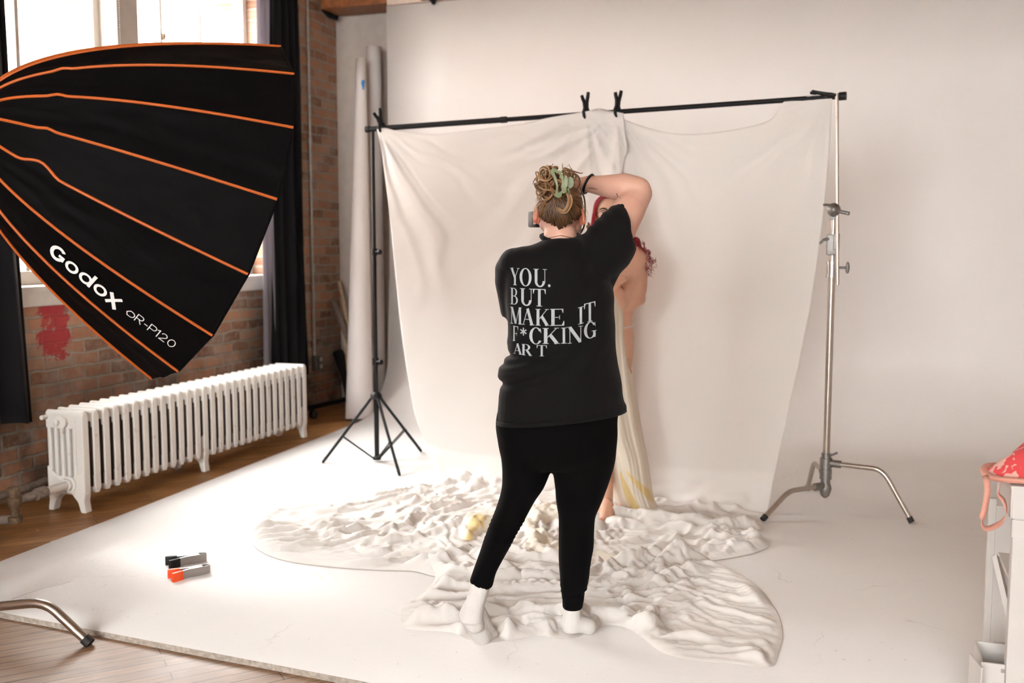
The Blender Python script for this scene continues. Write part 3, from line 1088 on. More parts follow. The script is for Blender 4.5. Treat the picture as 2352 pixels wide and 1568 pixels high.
tag(obj('folded_tripod', dk, 'black_metal'), 'dark folded stand slumped at the foot of the brick corner', 'stand')
for k, (x, y, Y) in enumerate(((806, 790, 7.62), (806, 790, 7.55), (799, 850, 7.55))):
    pass

# ================================================================== LEFT BLACK LIGHT STAND
LSX, LSY = -2.872, 5.632
ls = thing('light_stand', 'black tripod light stand holding the left end of the crossbar', 'light stand', (LSX, LSY, 0.02))
p_ = MB().cyl((LSX, LSY, 0.035), (LSX, LSY, 0.46), 0.0155).cyl((LSX, LSY, 0.46), (LSX, LSY, 1.34), 0.0135).cyl((LSX, LSY, 1.34), (LSX, LSY, 2.11), 0.011)
obj('pole', p_, 'black_metal', ls)
for z in (0.665, 1.355):
    k = MB().cyl((LSX, LSY, z - 0.022), (LSX, LSY, z + 0.022), 0.020, n=16).cyl((LSX + 0.015, LSY - 0.01, z), (LSX + 0.045, LSY - 0.02, z), 0.008).cyl((LSX + 0.040, LSY - 0.018, z), (LSX + 0.052, LSY - 0.022, z), 0.016)
    obj('collar', k, 'black_plastic', ls)
obj('hub', MB().lathe((LSX, LSY, 0.425), (0, 0, 1), [(0, 0.020), (0.006, 0.040), (0.030, 0.036), (0.045, 0.020)], 12), 'black_plastic', ls)
obj('lower_hub', MB().lathe((LSX, LSY, 0.03), (0, 0, 1), [(0, 0.012), (0.005, 0.028), (0.022, 0.026), (0.03, 0.017)], 12), 'black_plastic', ls)
for fx, fy in ((-3.175, 5.478), (-2.565, 5.320), (-2.735, 6.005)):
    d = Vector((fx - LSX, fy - LSY, 0)); dn = d.normalized()
    t0 = Vector((LSX, LSY, 0.435)) + dn * 0.028
    ft = Vector((fx, fy, 0.028))
    lg = obj('leg', MB().cyl(t0, ft, 0.0095, n=12), 'black_metal', ls)
    obj('foot', MB().rcone(ft + Vector((0, 0, 0)) , 0.008, ft + (t0 - ft).normalized() * 0.03, 0.011), 'rubber', lg)
    mid = t0.lerp(ft, 0.60)
    lo = Vector((LSX, LSY, 0.045)) + dn * 0.024
    side = dn.cross(Vector((0, 0, 1))) * 0.008
    br_ = MB().tube([lo + side, mid + side], 0.0042, 8).tube([lo - side, mid - side], 0.0042, 8).cyl(mid - side * 1.6, mid + side * 1.6, 0.007)
    obj('brace', br_, 'black_metal', ls)

# ================================================================== CROSSBAR
CSX, CSY = -0.13, 5.335
BL = Vector((LSX - 0.03, LSY, 2.113))
PR = plY(1932, 221, 5.36)
BR = Vector(PR)
bar = thing('crossbar', 'black telescopic crossbar spanning between the two stands', 'crossbar', tuple(BL))
b1 = BL.lerp(BR, 0.335)
obj('outer_tube', MB().cyl(BL, b1, 0.0165), 'black_metal', bar)
obj('inner_tube', MB().cyl(b1, BR, 0.0135), 'black_metal', bar)
obj('joint_sleeve', MB().cyl(BL.lerp(BR, 0.325), BL.lerp(BR, 0.338), 0.019), 'black_plastic', bar)
dB = (BR - BL).normalized()
obj('end_cap', MB().cyl(BR - dB * 0.01, BR + dB * 0.025, 0.021), 'black_plastic', bar)
obj('end_cap', MB().cyl(BL - dB * 0.015, BL + dB * 0.01, 0.020), 'black_plastic', bar)

# ================================================================== C-STAND ON THE RIGHT
def cleg(col_xy, foot_xy, z_hub, parent, r=0.0127, zoff=0.0, reach=0.64, floor_z=0.02):
    c = Vector((*col_xy, z_hub)); f = Vector((*foot_xy, floor_z + 0.012))
    d = Vector((f.x - c.x, f.y - c.y, 0)); L = d.length; dn = d.normalized()
    k = c + dn * L * reach + Vector((0, 0, zoff))
    pts = [c + dn * 0.03, c.lerp(k, 0.55), c.lerp(k, 0.84)]
    # rounded bend
    for t in (0.25, 0.5, 0.75):
        a0 = c.lerp(k, 0.84); a1 = k + (f - k) * 0.24
        pts.append(a0 * (1 - t) ** 2 + k * 2 * t * (1 - t) + a1 * t * t)
    pts += [k + (f - k) * 0.24, k + (f - k) * 0.6, f]
    lg = obj('leg', MB().tube([tuple(p) for p in pts], r, 18), 'steel', parent)
    dr = (f - k).normalized()
    obj('rubber_foot', MB().cyl(f - dr * 0.022, f + dr * 0.006, r * 1.18), 'rubber', lg)
    obj('leg_socket', MB().cyl(c, c + dn * 0.075 + Vector((0, 0, 0)), r * 1.55), 'castmetal', lg)
    return lg
cs = thing('c_stand', 'tall chrome stand with curved legs holding the right end of the crossbar', 'light stand', (CSX, CSY, 0.02))
cleg((CSX, CSY), (0.285, 5.232), 0.275, cs, reach=0.66)
cleg((CSX, CSY), (-0.415, 5.030), 0.155, cs, reach=0.60)
cleg((CSX, CSY), (-0.235, 5.755), 0.215, cs, reach=0.66)
obj('hub', MB().cyl((CSX, CSY, 0.105), (CSX, CSY, 0.325), 0.024).lathe((CSX, CSY, 0.09), (0, 0, 1), [(0, 0.008), (0.012, 0.022), (0.05, 0.032), (0.075, 0.026)], 16).cyl((CSX, CSY, 0.25), (CSX, CSY, 0.30), 0.031).cyl((CSX, CSY, 0.19), (CSX, CSY, 0.24), 0.030).tube([(CSX + 0.02, CSY - 0.01, 0.315), (CSX + 0.055, CSY - 0.02, 0.335)], 0.006), 'castmetal', cs)
obj('column', MB().cyl((CSX, CSY, 0.30), (CSX, CSY, 1.255), 0.0175), 'steel', cs)
cl = obj('collar', MB().cyl((CSX, CSY, 1.235), (CSX, CSY, 1.315), 0.026).cyl((CSX, CSY, 1.235), (CSX, CSY, 1.245), 0.030).cyl((CSX, CSY, 1.305), (CSX, CSY, 1.315), 0.030), 'chrome', cs)
obj('knob', MB().cyl((CSX + 0.02, CSY - 0.01, 1.285), (CSX + 0.065, CSY - 0.02, 1.285), 0.006).ellipsoid((CSX + 0.075, CSY - 0.022, 1.285), (0.010, 0.012, 0.030)), 'castmetal', cl)
obj('riser', MB().cyl((CSX, CSY, 1.30), (CSX, CSY, 1.60), 0.0135), 'steel', cs)
hd = obj('clamp_body', MB().box((CSX - 0.005, CSY - 0.005, 1.40), (0.050, 0.045, 0.105), bev=0.008).box((CSX + 0.018, CSY - 0.02, 1.415), (0.03, 0.03, 0.085), bev=0.006), 'castmetal', cs)
obj('knob', MB().tube([(CSX - 0.02, CSY - 0.02, 1.43), (CSX - 0.045, CSY - 0.03, 1.425), (CSX - 0.062, CSY - 0.035, 1.405)], [0.010, 0.007, 0.006]), 'castmetal', hd)
gh = obj('grip_head', MB().lathe((CSX, CSY - 0.082, 1.575), (0, 1, 0), [(0, 0.004), (0.003, 0.012), (0.010, 0.020), (0.018, 0.026), (0.024, 0.033), (0.040, 0.034), (0.044, 0.024), (0.050, 0.024), (0.054, 0.034), (0.072, 0.034), (0.085, 0.022)], 28).box((CSX, CSY, 1.555), (0.04, 0.04, 0.06), bev=0.006), 'castmetal', cs)
obj('knob', MB().tube([(CSX - 0.02, CSY - 0.04, 1.60), (CSX - 0.05, CSY - 0.05, 1.60)], 0.006), 'castmetal', gh)
obj('knob', MB().cyl((CSX + 0.03, CSY - 0.05, 1.565), (CSX + 0.075, CSY - 0.06, 1.555), 0.009), 'castmetal', gh)
arm_lo = Vector((CSX + 0.030, CSY - 0.06, 1.20)); arm_hi = Vector((BR.x - 0.02, BR.y - 0.03, BR.z + 0.01))
obj('arm', MB().cyl(arm_lo, arm_hi, 0.0085), 'steel', cs)

# ================================================================== SPRING CLAMPS
def plastic_clamp(name, label, pos, tilt, yawd, grp, tip):
    """A-shaped black clamp: two handles up, jaws down over the bar"""
    o = thing(name, label, 'clamp', (0, 0, 0), grp)
    for s in (-1, 1):
        mb = MB()
        mb.tube([(s * 0.006, 0, 0.02), (s * 0.010, 0, 0.055), (s * 0.021, 0, 0.085 if s > 0 else 0.075), (s * 0.027, 0, 0.108 if s > 0 else 0.092)], [0.010, 0.0095, 0.009, 0.008], 10, flat=1.3)
        mb.tube([(s * 0.006, 0, 0.02), (s * 0.020, 0, 0.0), (s * 0.018, 0, -0.02), (s * 0.006, 0, -0.036)], [0.010, 0.009, 0.008, 0.006], 10, flat=1.3)
        obj('jaw', mb, 'black_plastic', o)
    sp = MB().tube([(math.cos(t * 0.8) * 0.008, -0.008 + t * 0.0011, 0.025 + math.sin(t * 0.8) * 0.008) for t in range(24)], 0.0014, 6)
    obj('spring', sp, 'castmetal', o)
    obj('jaw_pad', MB().box((0, 0, -0.038), (0.022, 0.018, 0.010), bev=0.002), tip, o, smooth=False)
    o.location = pos
    o.rotation_euler = (math.radians(yawd[0]), math.radians(tilt), math.radians(yawd[1]))
    return o
G = 'black spring clamps on the crossbar'
def onbar(px):
    t = (px - 862) / (1932 - 862)
    # bar is nearly fronto-parallel: find the point whose picture column matches
    best = min((abs(proj(BL.lerp(BR, k / 400))[0] - px), k) for k in range(401))[1]
    return BL.lerp(BR, best / 400)
def proj(P):
    v = np.array(P) - CC
    z = v @ FW
    return 1176 + F_PX * (v @ RT) / z, 784 - F_PX * (v @ UP) / z
for px, tl, yd, lab, tip in ((880, -20, (0, 62), 'black spring clamp at the left end of the crossbar', 'orange_grip'),
                             (1349, -6, (0, 60), 'black spring clamp with an orange jaw tip left of the crossbar middle', 'orange_grip'),
                             (1419, 4, (0, 66), 'black spring clamp on the gathered cloth right of the crossbar middle', 'black_plastic'),
                             (1909, 2, (-78, 80), 'black clamp gripping the cloth at the right end of the crossbar', 'black_plastic')):
    p = onbar(px)
    off = Vector((0.0, -0.018, 0.008))
    plastic_clamp('spring_clamp', lab, p + off, tl, yd, G, tip)

# ================================================================== HANGING SHEETS
NB = np.array([dB.y, -dB.x, 0.0])       # towards the camera
NB = NB / np.linalg.norm(NB)
def SP(x, y, off):
    return on_plane(x, y, np.array(BL) + NB * off, NB)
def resample(pts, n):
    P = np.array(catmull(pts, 16))
    d = np.r_[0, np.cumsum(np.linalg.norm(np.diff(P, axis=0), axis=1))]
    t = np.linspace(0, d[-1], n)
    return np.stack([np.interp(t, d, P[:, k]) for k in range(P.shape[1])], 1)
def sheet(name, label, top, bottom, left, right, clamps, nu_, nv_, seed, offs, lift=0.0):
    T = resample(top, nu_); B = resample(bottom, nu_); L = resample(left, nv_); R = resample(right, nv_)
    u = np.linspace(0, 1, nu_)[None, :, None]; v = np.linspace(0, 1, nv_)[:, None, None]
    P = (1 - v) * T[None] + v * B[None] + (1 - u) * L[:, None] + u * R[:, None] - ((1 - u) * (1 - v) * T[0] + u * (1 - v) * T[-1] + (1 - u) * v * B[0] + u * v * B[-1])
    uu = np.repeat(u[:, :, 0], nv_, 0); vv_ = np.repeat(v[:, :, 0], nu_, 1)
    off = np.interp(vv_, [0, 0.1, 0.5, 0.9, 1.0], offs)
    X, Y = P[..., 0], P[..., 1]
    disp = np.zeros_like(X)
    for cx, cy_, reach, amp, nfold, th0 in clamps:
        dx, dy = X - cx, Y - cy_
        r = np.hypot(dx, dy) + 1e-3
        th = np.arctan2(dx, dy) + 0.10 * vnoise(r / 90, np.arctan2(dx, dy) * 4, seed)
        wgt = sstep(r, 4, 60) * np.exp(-(r / reach) ** 1.5)
        fan = vnoise(th * nfold, r / 900, seed + 3) + 0.5 * vnoise(th * nfold * 2.1, r / 600, seed + 5)
        disp += amp * wgt * fan
    # hanging vertical folds that come and go
    disp += 0.007 * vnoise(X / 80 + 0.3 * vnoise(Y / 300, X / 300, seed), Y / 620, seed + 9) * sstep(vv_, 0.08, 0.5)
    disp += 0.010 * vnoise(X / 190, Y / 500, seed + 11)
    # pooling crumples near the floor
    disp += 0.022 * sstep(vv_, 0.90, 1.0) * vnoise(X / 34, Y / 26, seed + 13)
    if lift:
        disp += lift
    vs = []
    for j in range(nv_):
        for i in range(nu_):
            vs.append(SP(X[j, i], Y[j, i], 0.024 + off[j, i] + disp[j, i]))
    o = obj(name, MB().grid(vs, nu_, nv_), 'sheet', solid=0.0015, angle=0)
    return o
s1 = sheet('backdrop_sheet', '',
           [(866, 297), (885, 294), (930, 304), (1000, 307), (1100, 297), (1200, 283), (1262, 270), (1345, 256), (1375, 249), (1400, 254), (1432, 260)],
           [(1020, 1092), (1100, 1116), (1200, 1126), (1300, 1134), (1440, 1150)],
           [(866, 297), (878, 360), (892, 470), (905, 600), (918, 730), (936, 860), (962, 980), (1020, 1092)],
           [(1432, 260), (1440, 340), (1430, 400), (1432, 520), (1438, 800), (1440, 1150)],
           [(872, 296, 420, 0.014, 7.5, 0), (1350, 266, 330, 0.010, 8, 0), (1420, 268, 420, 0.015, 9, 0)], 150, 150, 4,
           [0.0, 0.004, 0.03, 0.14, 0.23])
tag(s1, 'white cloth hanging from the left half of the crossbar behind the photographer', 'backdrop cloth', 'white cloths hanging from the crossbar')
s2 = sheet('backdrop_sheet', '',
           [(1420, 264), (1440, 276), (1500, 296), (1560, 307), (1640, 304), (1720, 290), (1772, 272), (1800, 234), (1850, 222), (1912, 211)],
           [(1436, 1150), (1530, 1158), (1640, 1170), (1762, 1182)],
           [(1420, 264), (1428, 340), (1432, 520), (1434, 800), (1436, 1150)],
           [(1912, 211), (1906, 330), (1895, 460), (1872, 640), (1842, 800), (1808, 960), (1780, 1090), (1762, 1182)],
           [(1420, 270, 330, 0.010, 8, 0), (1905, 225, 420, 0.009, 8, 0)], 120, 150, 21,
           [0.0, 0.002, 0.02, 0.12, 0.21], lift=-0.010)
tag(s2, 'white cloth hanging from the right half of the crossbar to the chrome stand', 'backdrop cloth', 'white cloths hanging from the crossbar')

# ================================================================== CLOTH ON THE FLOOR
def poly_sd(px, py, poly):
    """signed distance (positive inside) and nearest boundary point"""
    P = np.array(poly)[:, :2]; Q = np.roll(P, -1, 0)
    best = np.full(px.shape, 1e9); bx = np.zeros_like(px); by = np.zeros_like(px)
    ins = np.zeros(px.shape, bool)
    for (ax, ay), (cx, cy_) in zip(P, Q):
        ex, ey = cx - ax, cy_ - ay
        L2 = ex * ex + ey * ey + 1e-12
        t = np.clip(((px - ax) * ex + (py - ay) * ey) / L2, 0, 1)
        qx, qy = ax + t * ex, ay + t * ey
        d = np.hypot(px - qx, py - qy)
        m = d < best
        best = np.where(m, d, best); bx = np.where(m, qx, bx); by = np.where(m, qy, by)
        cond = ((ay > py) != (cy_ > py)) & (px < (cx - ax) * (py - ay) / (cy_ - ay + 1e-12) + ax)
        ins ^= cond
    return np.where(ins, best, -best), bx, by
def ridges(x, y, ang, f_across, f_along, seed, warp=0.10, wf=3.0):
    wx = x + warp * vnoise(x * wf, y * wf, seed + 1) + 0.35 * warp * vnoise(x * wf * 2.7, y * wf * 2.7, seed + 6)
    wy = y + warp * vnoise(x * wf + 9, y * wf + 4, seed + 2)
    c, s = np.cos(ang), np.sin(ang)
    a = -wx * s + wy * c
    b = wx * c + wy * s
    n_ = vnoise(a * f_across, b * f_along, seed)
    return (1 - np.abs(n_) * 1.9).clip(0) ** 1.35
def cloth_h(x, y, seed, ang, dens):
    h = 0.022 * ridges(x, y, ang, 11, 2.2, seed)
    h += 0.016 * ridges(x, y, ang + 0.5, 19, 3.5, seed + 20)
    h += 0.012 * ridges(x, y, ang - 0.7, 26, 5, seed + 40)
    h += 0.006 * ridges(x, y, ang + 1.3, 40, 9, seed + 60)
    h *= dens
    h += 0.010 * vnoise(x * 3, y * 3, seed + 80)
    return h
def floor_cloth(name, poly_px, step, hfun, mat, base=0.0, rim=0.012, edge=0.05):
    pts = [tuple(fl(x, y)[:2]) for x, y in poly_px]
    poly = catmull(pts, 8, closed=True)
    P = np.array(poly)
    x0, y0 = P.min(0) - step; x1, y1 = P.max(0) + step
    nx, ny = int((x1 - x0) / step) + 2, int((y1 - y0) / step) + 2
    gx, gy = np.meshgrid(x0 + np.arange(nx) * step, y0 + np.arange(ny) * step)
    sd, bx, by = poly_sd(gx, gy, poly)
    h = hfun(gx, gy, sd)
    k = sstep(sd, 0, edge)
    hz = 0.0225 + base + np.where(sd > 0, rim * sstep(sd, -0.001, 0.012) + k * np.maximum(h, 0.001), 0.0)
    out = sd < 0
    X = np.where(out, bx, gx); Y = np.where(out, by, gy)
    hz = np.where(out, 0.0225 + base, hz)
    keep = sd > -step * 1.5
    idx = -np.ones((ny, nx), int)
    idx[keep] = np.arange(keep.sum())
    vs = np.stack([X[keep], Y[keep], hz[keep]], 1)
    fs = []
    ok = keep[:-1, :-1] & keep[1:, :-1] & keep[:-1, 1:] & keep[1:, 1:] & ((sd[:-1, :-1] > 0) | (sd[1:, :-1] > 0) | (sd[:-1, 1:] > 0) | (sd[1:, 1:] > 0))
    for j, i in zip(*np.nonzero(ok)):
        fs.append((idx[j, i], idx[j, i + 1], idx[j + 1, i + 1], idx[j + 1, i]))
    mb = MB(); mb.v = [tuple(p) for p in vs]; mb.f = fs
    return obj(name, mb, mat, angle=0)
def gauss(x, y, px, py, r):
    c = fl(px, py)
    return np.exp(-((x - c[0]) ** 2 + (y - c[1]) ** 2) / (r * r))

def settle_cloth(name, poly_px, step, mat, stretch, lumps, frames, seed, z0=0.024, pins=(), folds=None, over=None):
    """let a sheet that is larger than its outline buckle and settle on the floor"""
    pts = [tuple(fl(x, y)[:2]) for x, y in poly_px]
    poly = catmull(pts, 8, closed=True)
    P = np.array(poly)
    x0, y0 = P.min(0) - step; x1, y1 = P.max(0) + step
    nx, ny = int((x1 - x0) / step) + 2, int((y1 - y0) / step) + 2
    gx, gy = np.meshgrid(x0 + np.arange(nx) * step, y0 + np.arange(ny) * step)
    sd, bx, by = poly_sd(gx, gy, poly)
    keep0 = sd > -step * 0.55
    ok = keep0[:-1, :-1] & keep0[1:, :-1] & keep0[:-1, 1:] & keep0[1:, 1:]
    keep = np.zeros_like(keep0)
    keep[:-1, :-1] |= ok; keep[1:, :-1] |= ok; keep[:-1, 1:] |= ok; keep[1:, 1:] |= ok
    inner = keep.copy()
    nb = np.zeros(keep.shape, int)
    nb[:-1, :-1] += ok; nb[1:, :-1] += ok; nb[:-1, 1:] += ok; nb[1:, 1:] += ok
    border = keep & (nb < 4)
    X = np.where(border, bx, gx); Y = np.where(border, by, gy)
    idx = -np.ones(keep.shape, int); idx[keep] = np.arange(keep.sum())
    fs = [(int(idx[j, i]), int(idx[j, i + 1]), int(idx[j + 1, i + 1]), int(idx[j + 1, i])) for j, i in zip(*np.nonzero(ok))]
    px, py, bd_ = X[keep], Y[keep], border[keep]
    d = sd[keep]
    ang_, amp_ = folds(px, py)
    base = np.full_like(px, z0)
    if over is not None:
        ob_ = bvh_of(over.data)
        for i in range(len(px)):
            h_ = ob_.ray_cast(Vector((px[i], py[i], 1.0)), Vector((0, 0, -1)), 1.2)
            if h_[0]:
                base[i] = max(z0, h_[0].z + 0.009)
    z = base + 0.004 + sstep(d, 0, 0.06) * (0.010 + amp_ * (ridges(px, py, ang_, 11.5, 1.5, seed, 0.12, 2.0) + 0.6 * ridges(px, py, ang_ + 0.35, 17, 2.6, seed + 9, 0.10, 3.0)) + 0.006 * vnoise(px * 21, py * 21, seed + 3))
    grow = np.full_like(px, stretch[0]) * (0.35 + amp_ / 0.05)
    for (lx, ly, r, k) in lumps:
        c = fl(lx, ly)
        g = k * np.exp(-((px - c[0]) ** 2 + (py - c[1]) ** 2) / (r * r))
        grow = grow + g
        z = z + sstep(d, 0, 0.08) * g * 0.05
    gmax = float(grow.max())
    pin = bd_.copy()
    z[bd_] = base[bd_]
    for (fx, fy, r) in pins:
        c = fl(fx, fy)
        m = np.hypot(px - c[0], py - c[1]) < r
        pin |= m; z[m] = base[m]
    me = bpy.data.meshes.new(name)
    me.from_pydata(np.stack([px, py, z], 1).tolist(), [], fs)
    o = bpy.data.objects.new(name, me)
    COL.objects.link(o)
    vg = o.vertex_groups.new(name='pin')
    vg.add([int(i) for i in np.nonzero(pin)[0]], 1.0, 'REPLACE')
    gv = o.vertex_groups.new(name='grow')
    for i, g in enumerate(grow / gmax):
        gv.add([i], float(g), 'REPLACE')
    pm = MB().box((-1.5, 4.3, z0 - 0.055), (6, 5, 0.1)).mesh('tmp_floor')
    fo = bpy.data.objects.new('tmp_floor', pm); COL.objects.link(fo)
    cm = fo.modifiers.new('c', 'COLLISION'); fo.collision.thickness_outer = 0.003; fo.collision.cloth_friction = 12
    if over is not None:
        over.modifiers.new('c', 'COLLISION'); over.collision.thickness_outer = 0.004; over.collision.cloth_friction = 12
    md = o.modifiers.new('cloth', 'CLOTH')
    st = md.settings
    st.quality = 7; st.mass = 0.18; st.air_damping = 2.5
    st.tension_stiffness = 60; st.compression_stiffness = 60; st.shear_stiffness = 15; st.bending_stiffness = 0.3
    st.tension_damping = 8; st.compression_damping = 8; st.shear_damping = 5; st.bending_damping = 0.5
    st.vertex_group_mass = 'pin'
    st.shrink_min = 0.0; st.shrink_max = -gmax; st.vertex_group_shrink = 'grow'
    cs_ = md.collision_settings
    cs_.use_collision = True; cs_.distance_min = 0.003; cs_.friction = 8; cs_.collision_quality = 3
    cs_.use_self_collision = True; cs_.self_distance_min = 0.005; cs_.self_friction = 4
    for f in range(1, frames + 1):
        SC.frame_set(f)
    dg = bpy.context.evaluated_depsgraph_get()
    out = bpy.data.meshes.new_from_object(o.evaluated_get(dg))
    bpy.data.objects.remove(o); bpy.data.objects.remove(fo)
    if over is not None:
        over.modifiers.remove(over.modifiers['c'])
    SC.frame_set(1)
    out.name = name
    co, nn = mesh_np(out)
    co[:, 2] = np.maximum(co[:, 2], z0)
    mesh_set(out, co)
    # finer creases on a refined copy
    o2 = bpy.data.objects.new('tmp', out); COL.objects.link(o2)
    m2 = o2.modifiers.new('s', 'SUBSURF'); m2.levels = 1
    dg = bpy.context.evaluated_depsgraph_get()
    fine = bpy.data.meshes.new_from_object(o2.evaluated_get(dg))
    bpy.data.objects.remove(o2)
    fine.name = name
    co, nn = mesh_np(fine)
    x_, y_ = co[:, 0], co[:, 1]
    an, am = folds(x_, y_)
    sdf, _, _ = poly_sd(x_, y_, poly)
    cr = 0.0085 * ridges(x_, y_, an + 0.15, 23, 2.2, seed + 101, 0.06, 4.0) + 0.006 * ridges(x_, y_, an - 0.5, 34, 4.0, seed + 131, 0.05, 5.0) + 0.0035 * ridges(x_, y_, an + 0.9, 52, 7.0, seed + 161, 0.04, 6.0)
    cr *= sstep(sdf, 0.004, 0.05) * (0.55 + 0.45 * vnoise(x_ * 4, y_ * 4, seed + 7)) * (am / 0.05) ** 0.5
    co = co + nn * cr[:, None]
    co[:, 2] = np.maximum(co[:, 2], z0)
    mesh_set(fine, co)
    return obj(name, fine, mat, angle=0, fix=False)
polyA = [(570, 1218), (576, 1244), (603, 1270), (660, 1290), (760, 1303), (860, 1310), (950, 1313), (1000, 1325), (1150, 1345), (1290, 1345), (1420, 1320), (1500, 1300), (1600, 1292), (1668, 1284), (1735, 1270), (1768, 1252), (1745, 1232), (1700, 1220), (1752, 1216), (1748, 1196), (1765, 1184), (1640, 1160), (1520, 1150), (1400, 1140), (1250, 1122), (1120, 1105), (1030, 1096), (950, 1122), (850, 1140), (745, 1156), (650, 1164), (595, 1188)]
fa = settle_cloth('floor_cloth', polyA, 0.0150, 'white_cloth', (0.30,), [(1560, 1235, 0.22, 0.35), (1480, 1225, 0.16, 0.30), (1030, 1275, 0.22, 0.3), (1250, 1260, 0.35, 0.25)], 30, 5, pins=[(1390, 1180, 0.10)], folds=lambda x, y: (0.75 - 0.55 * sstep(x, -1.6, -0.9) + 0.3 * vnoise(x * 1.1, y * 1.1, 5), 0.045 + 0.0 * x))
tag(fa, 'long white cloth spread in rumpled folds on the floor below the hanging backdrop', 'cloth', 'white cloths heaped on the floor')
polyB = [(985, 1300), (1000, 1325), (985, 1350), (950, 1372), (922, 1400), (926, 1440), (960, 1449), (1010, 1452), (1045, 1456), (1075, 1470), (1125, 1478), (1180, 1470), (1240, 1462), (1290, 1470), (1330, 1464), (1375, 1440), (1425, 1440), (1470, 1462), (1520, 1500), (1590, 1518), (1690, 1527), (1770, 1535), (1787, 1500), (1797, 1455), (1780, 1400), (1737, 1345), (1680, 1308), (1600, 1282), (1500, 1282), (1400, 1296), (1250, 1285), (1120, 1270), (1050, 1276)]
fb2 = settle_cloth('floor_cloth', polyB, 0.0130, 'white_cloth', (0.26,), [(1240, 1335, 0.25, 0.75), (1040, 1395, 0.16, 0.6), (1180, 1400, 0.2, 0.4), (1420, 1390, 0.15, 0.4)], 30, 9, over=fa, folds=lambda x, y: (0.5 - 0.75 * sstep(x, -0.9, -0.5) + 0.5 * vnoise(x * 1.4, y * 1.4, 25) * (1 - sstep(x, -0.9, -0.5)), 0.055 - 0.026 * sstep(x, -0.85, -0.5)), pins=[(1110, 1462, 0.075), (1310, 1458, 0.07), (1350, 1442, 0.06)])
tag(fb2, 'crumpled white cloth under the socks of the photographer, its wide lobe spread to the right', 'cloth', 'white cloths heaped on the floor')
fab = bvh_of(fa.data)
def hY(x, y, sd):
    out_ = np.zeros_like(x)
    for j in np.ndindex(x.shape):
        if sd[j] > -0.02:
            h_ = fab.ray_cast(Vector((x[j], y[j], 1.0)), Vector((0, 0, -1)), 1.2)
            out_[j] = (h_[0].z - 0.0225) if h_[0] else 0
    return out_ * 0.97 + 0.004 + 0.014 * ridges(x, y, -0.2, 19, 2.4, 77) + 0.008 * ridges(x, y, 0.4, 33, 5, 79)
polyY = [(1055, 1238), (1062, 1206), (1110, 1192), (1180, 1180), (1260, 1176), (1330, 1180), (1335, 1196), (1275, 1203), (1240, 1225), (1270, 1250), (1330, 1282), (1430, 1298), (1424, 1312), (1330, 1312), (1250, 1300), (1190, 1282), (1215, 1250), (1180, 1218), (1120, 1222), (1085, 1246)]
fy = floor_cloth('yellow_fabric', polyY, 0.010, hY, 'yellow_cloth', base=0.010, edge=0.03)
tag(fy, 'pale yellow sheer fabric trailing over the white floor cloth between the two women', 'cloth')
polyY2 = [(1066, 1244), (1072, 1216), (1100, 1206), (1128, 1214), (1100, 1232), (1085, 1246)]
fy2 = floor_cloth('yellow_fold', polyY2, 0.008, lambda x, y, sd: hY(x, y, sd) + 0.006, 'yellow_deep', base=0.012, edge=0.03)
fy2.parent = fy

# ================================================================== SPRING CLAMPS LYING ON THE FLOOR
def metal_clamp(name, label, tipmat, loc, rz, opened, grp):
    o = thing(name, label, 'clamp', (0, 0, 0), grp)
    H = 0.036
    for s in (-1, 1):
        th = 0.002
        pts = [(0.085, s * 0.004), (0.060, s * 0.013), (0.030, s * 0.016), (0.0, s * 0.012), (-0.035, s * (0.016 + opened)), (-0.075, s * (0.026 + opened * 1.9))]
        P = catmull(pts, 5)
        outer = [(p[0], p[1] + s * th) for p in P][::-1]
        mb = MB().prism([tuple(p) for p in P] + outer, 0.001, H, lambda u, v, q: (u, v, q))
        # side flanges folded over at the pivot
        mb.box((0.028, s * 0.009, H + 0.0004), (0.050, 0.015, 0.0012), bev=0.0004)
        mb.box((-0.02, s * (0.013 + opened * 0.4), H - 0.0006), (0.05, 0.009, 0.0014), Matrix.Rotation(s * -0.25, 3, 'Z'))
        mb.box((0.028, s * 0.009, 0.0012), (0.050, 0.015, 0.0012))
        j = obj('jaw', mb, 'chrome', o, smooth=True, angle=35)
        g = MB()
        a = Vector((-0.034, s * (0.0165 + opened), H / 2 + 0.0005)); b = Vector((-0.082, s * (0.0275 + opened * 2.0), H / 2 + 0.0005))
        d = b - a
        g.box(a.lerp(b, 0.5), (d.length, 0.016, H + 0.003), Matrix.Rotation(math.atan2(d.y, d.x), 3, 'Z'), 0.0035)
        obj('grip', g, tipmat, j)
    obj('pivot', MB().cyl((0.012, 0, 0.0), (0.012, 0, H + 0.003), 0.0035, n=10), 'castmetal', o)
    sp = MB().tube([(0.012 + math.cos(t * 0.7) * 0.0065, math.sin(t * 0.7) * 0.0065, 0.004 + t * 0.0007) for t in range(32)], 0.0013, 6)
    obj('spring', sp, 'castmetal', o)
    o.location = loc
    o.rotation_euler = (0, 0, rz)
    return o
G2 = 'metal spring clamps lying on the white floor'
pa = fl(436, 1324); pb = fl(418, 1302)
vdir = math.atan2(*(fl(476, 1308) - fl(400, 1322))[[1, 0]])
metal_clamp('metal_spring_clamp', 'chrome spring clamp with orange grips lying on the white floor', 'orange_grip', (pa[0], pa[1], 0.0215), vdir + 0.03, 0.002, G2)
metal_clamp('metal_spring_clamp', 'chrome spring clamp with black grips lying behind the orange one', 'black_plastic', (pb[0] - 0.006, pb[1] + 0.040, 0.0215), vdir - 0.02, 0.003, G2)
th_pts = [fl(x, y, 0.0225) for x, y in ((27, 1375), (55, 1365), (100, 1350), (120, 1346), (140, 1341), (162, 1335))]
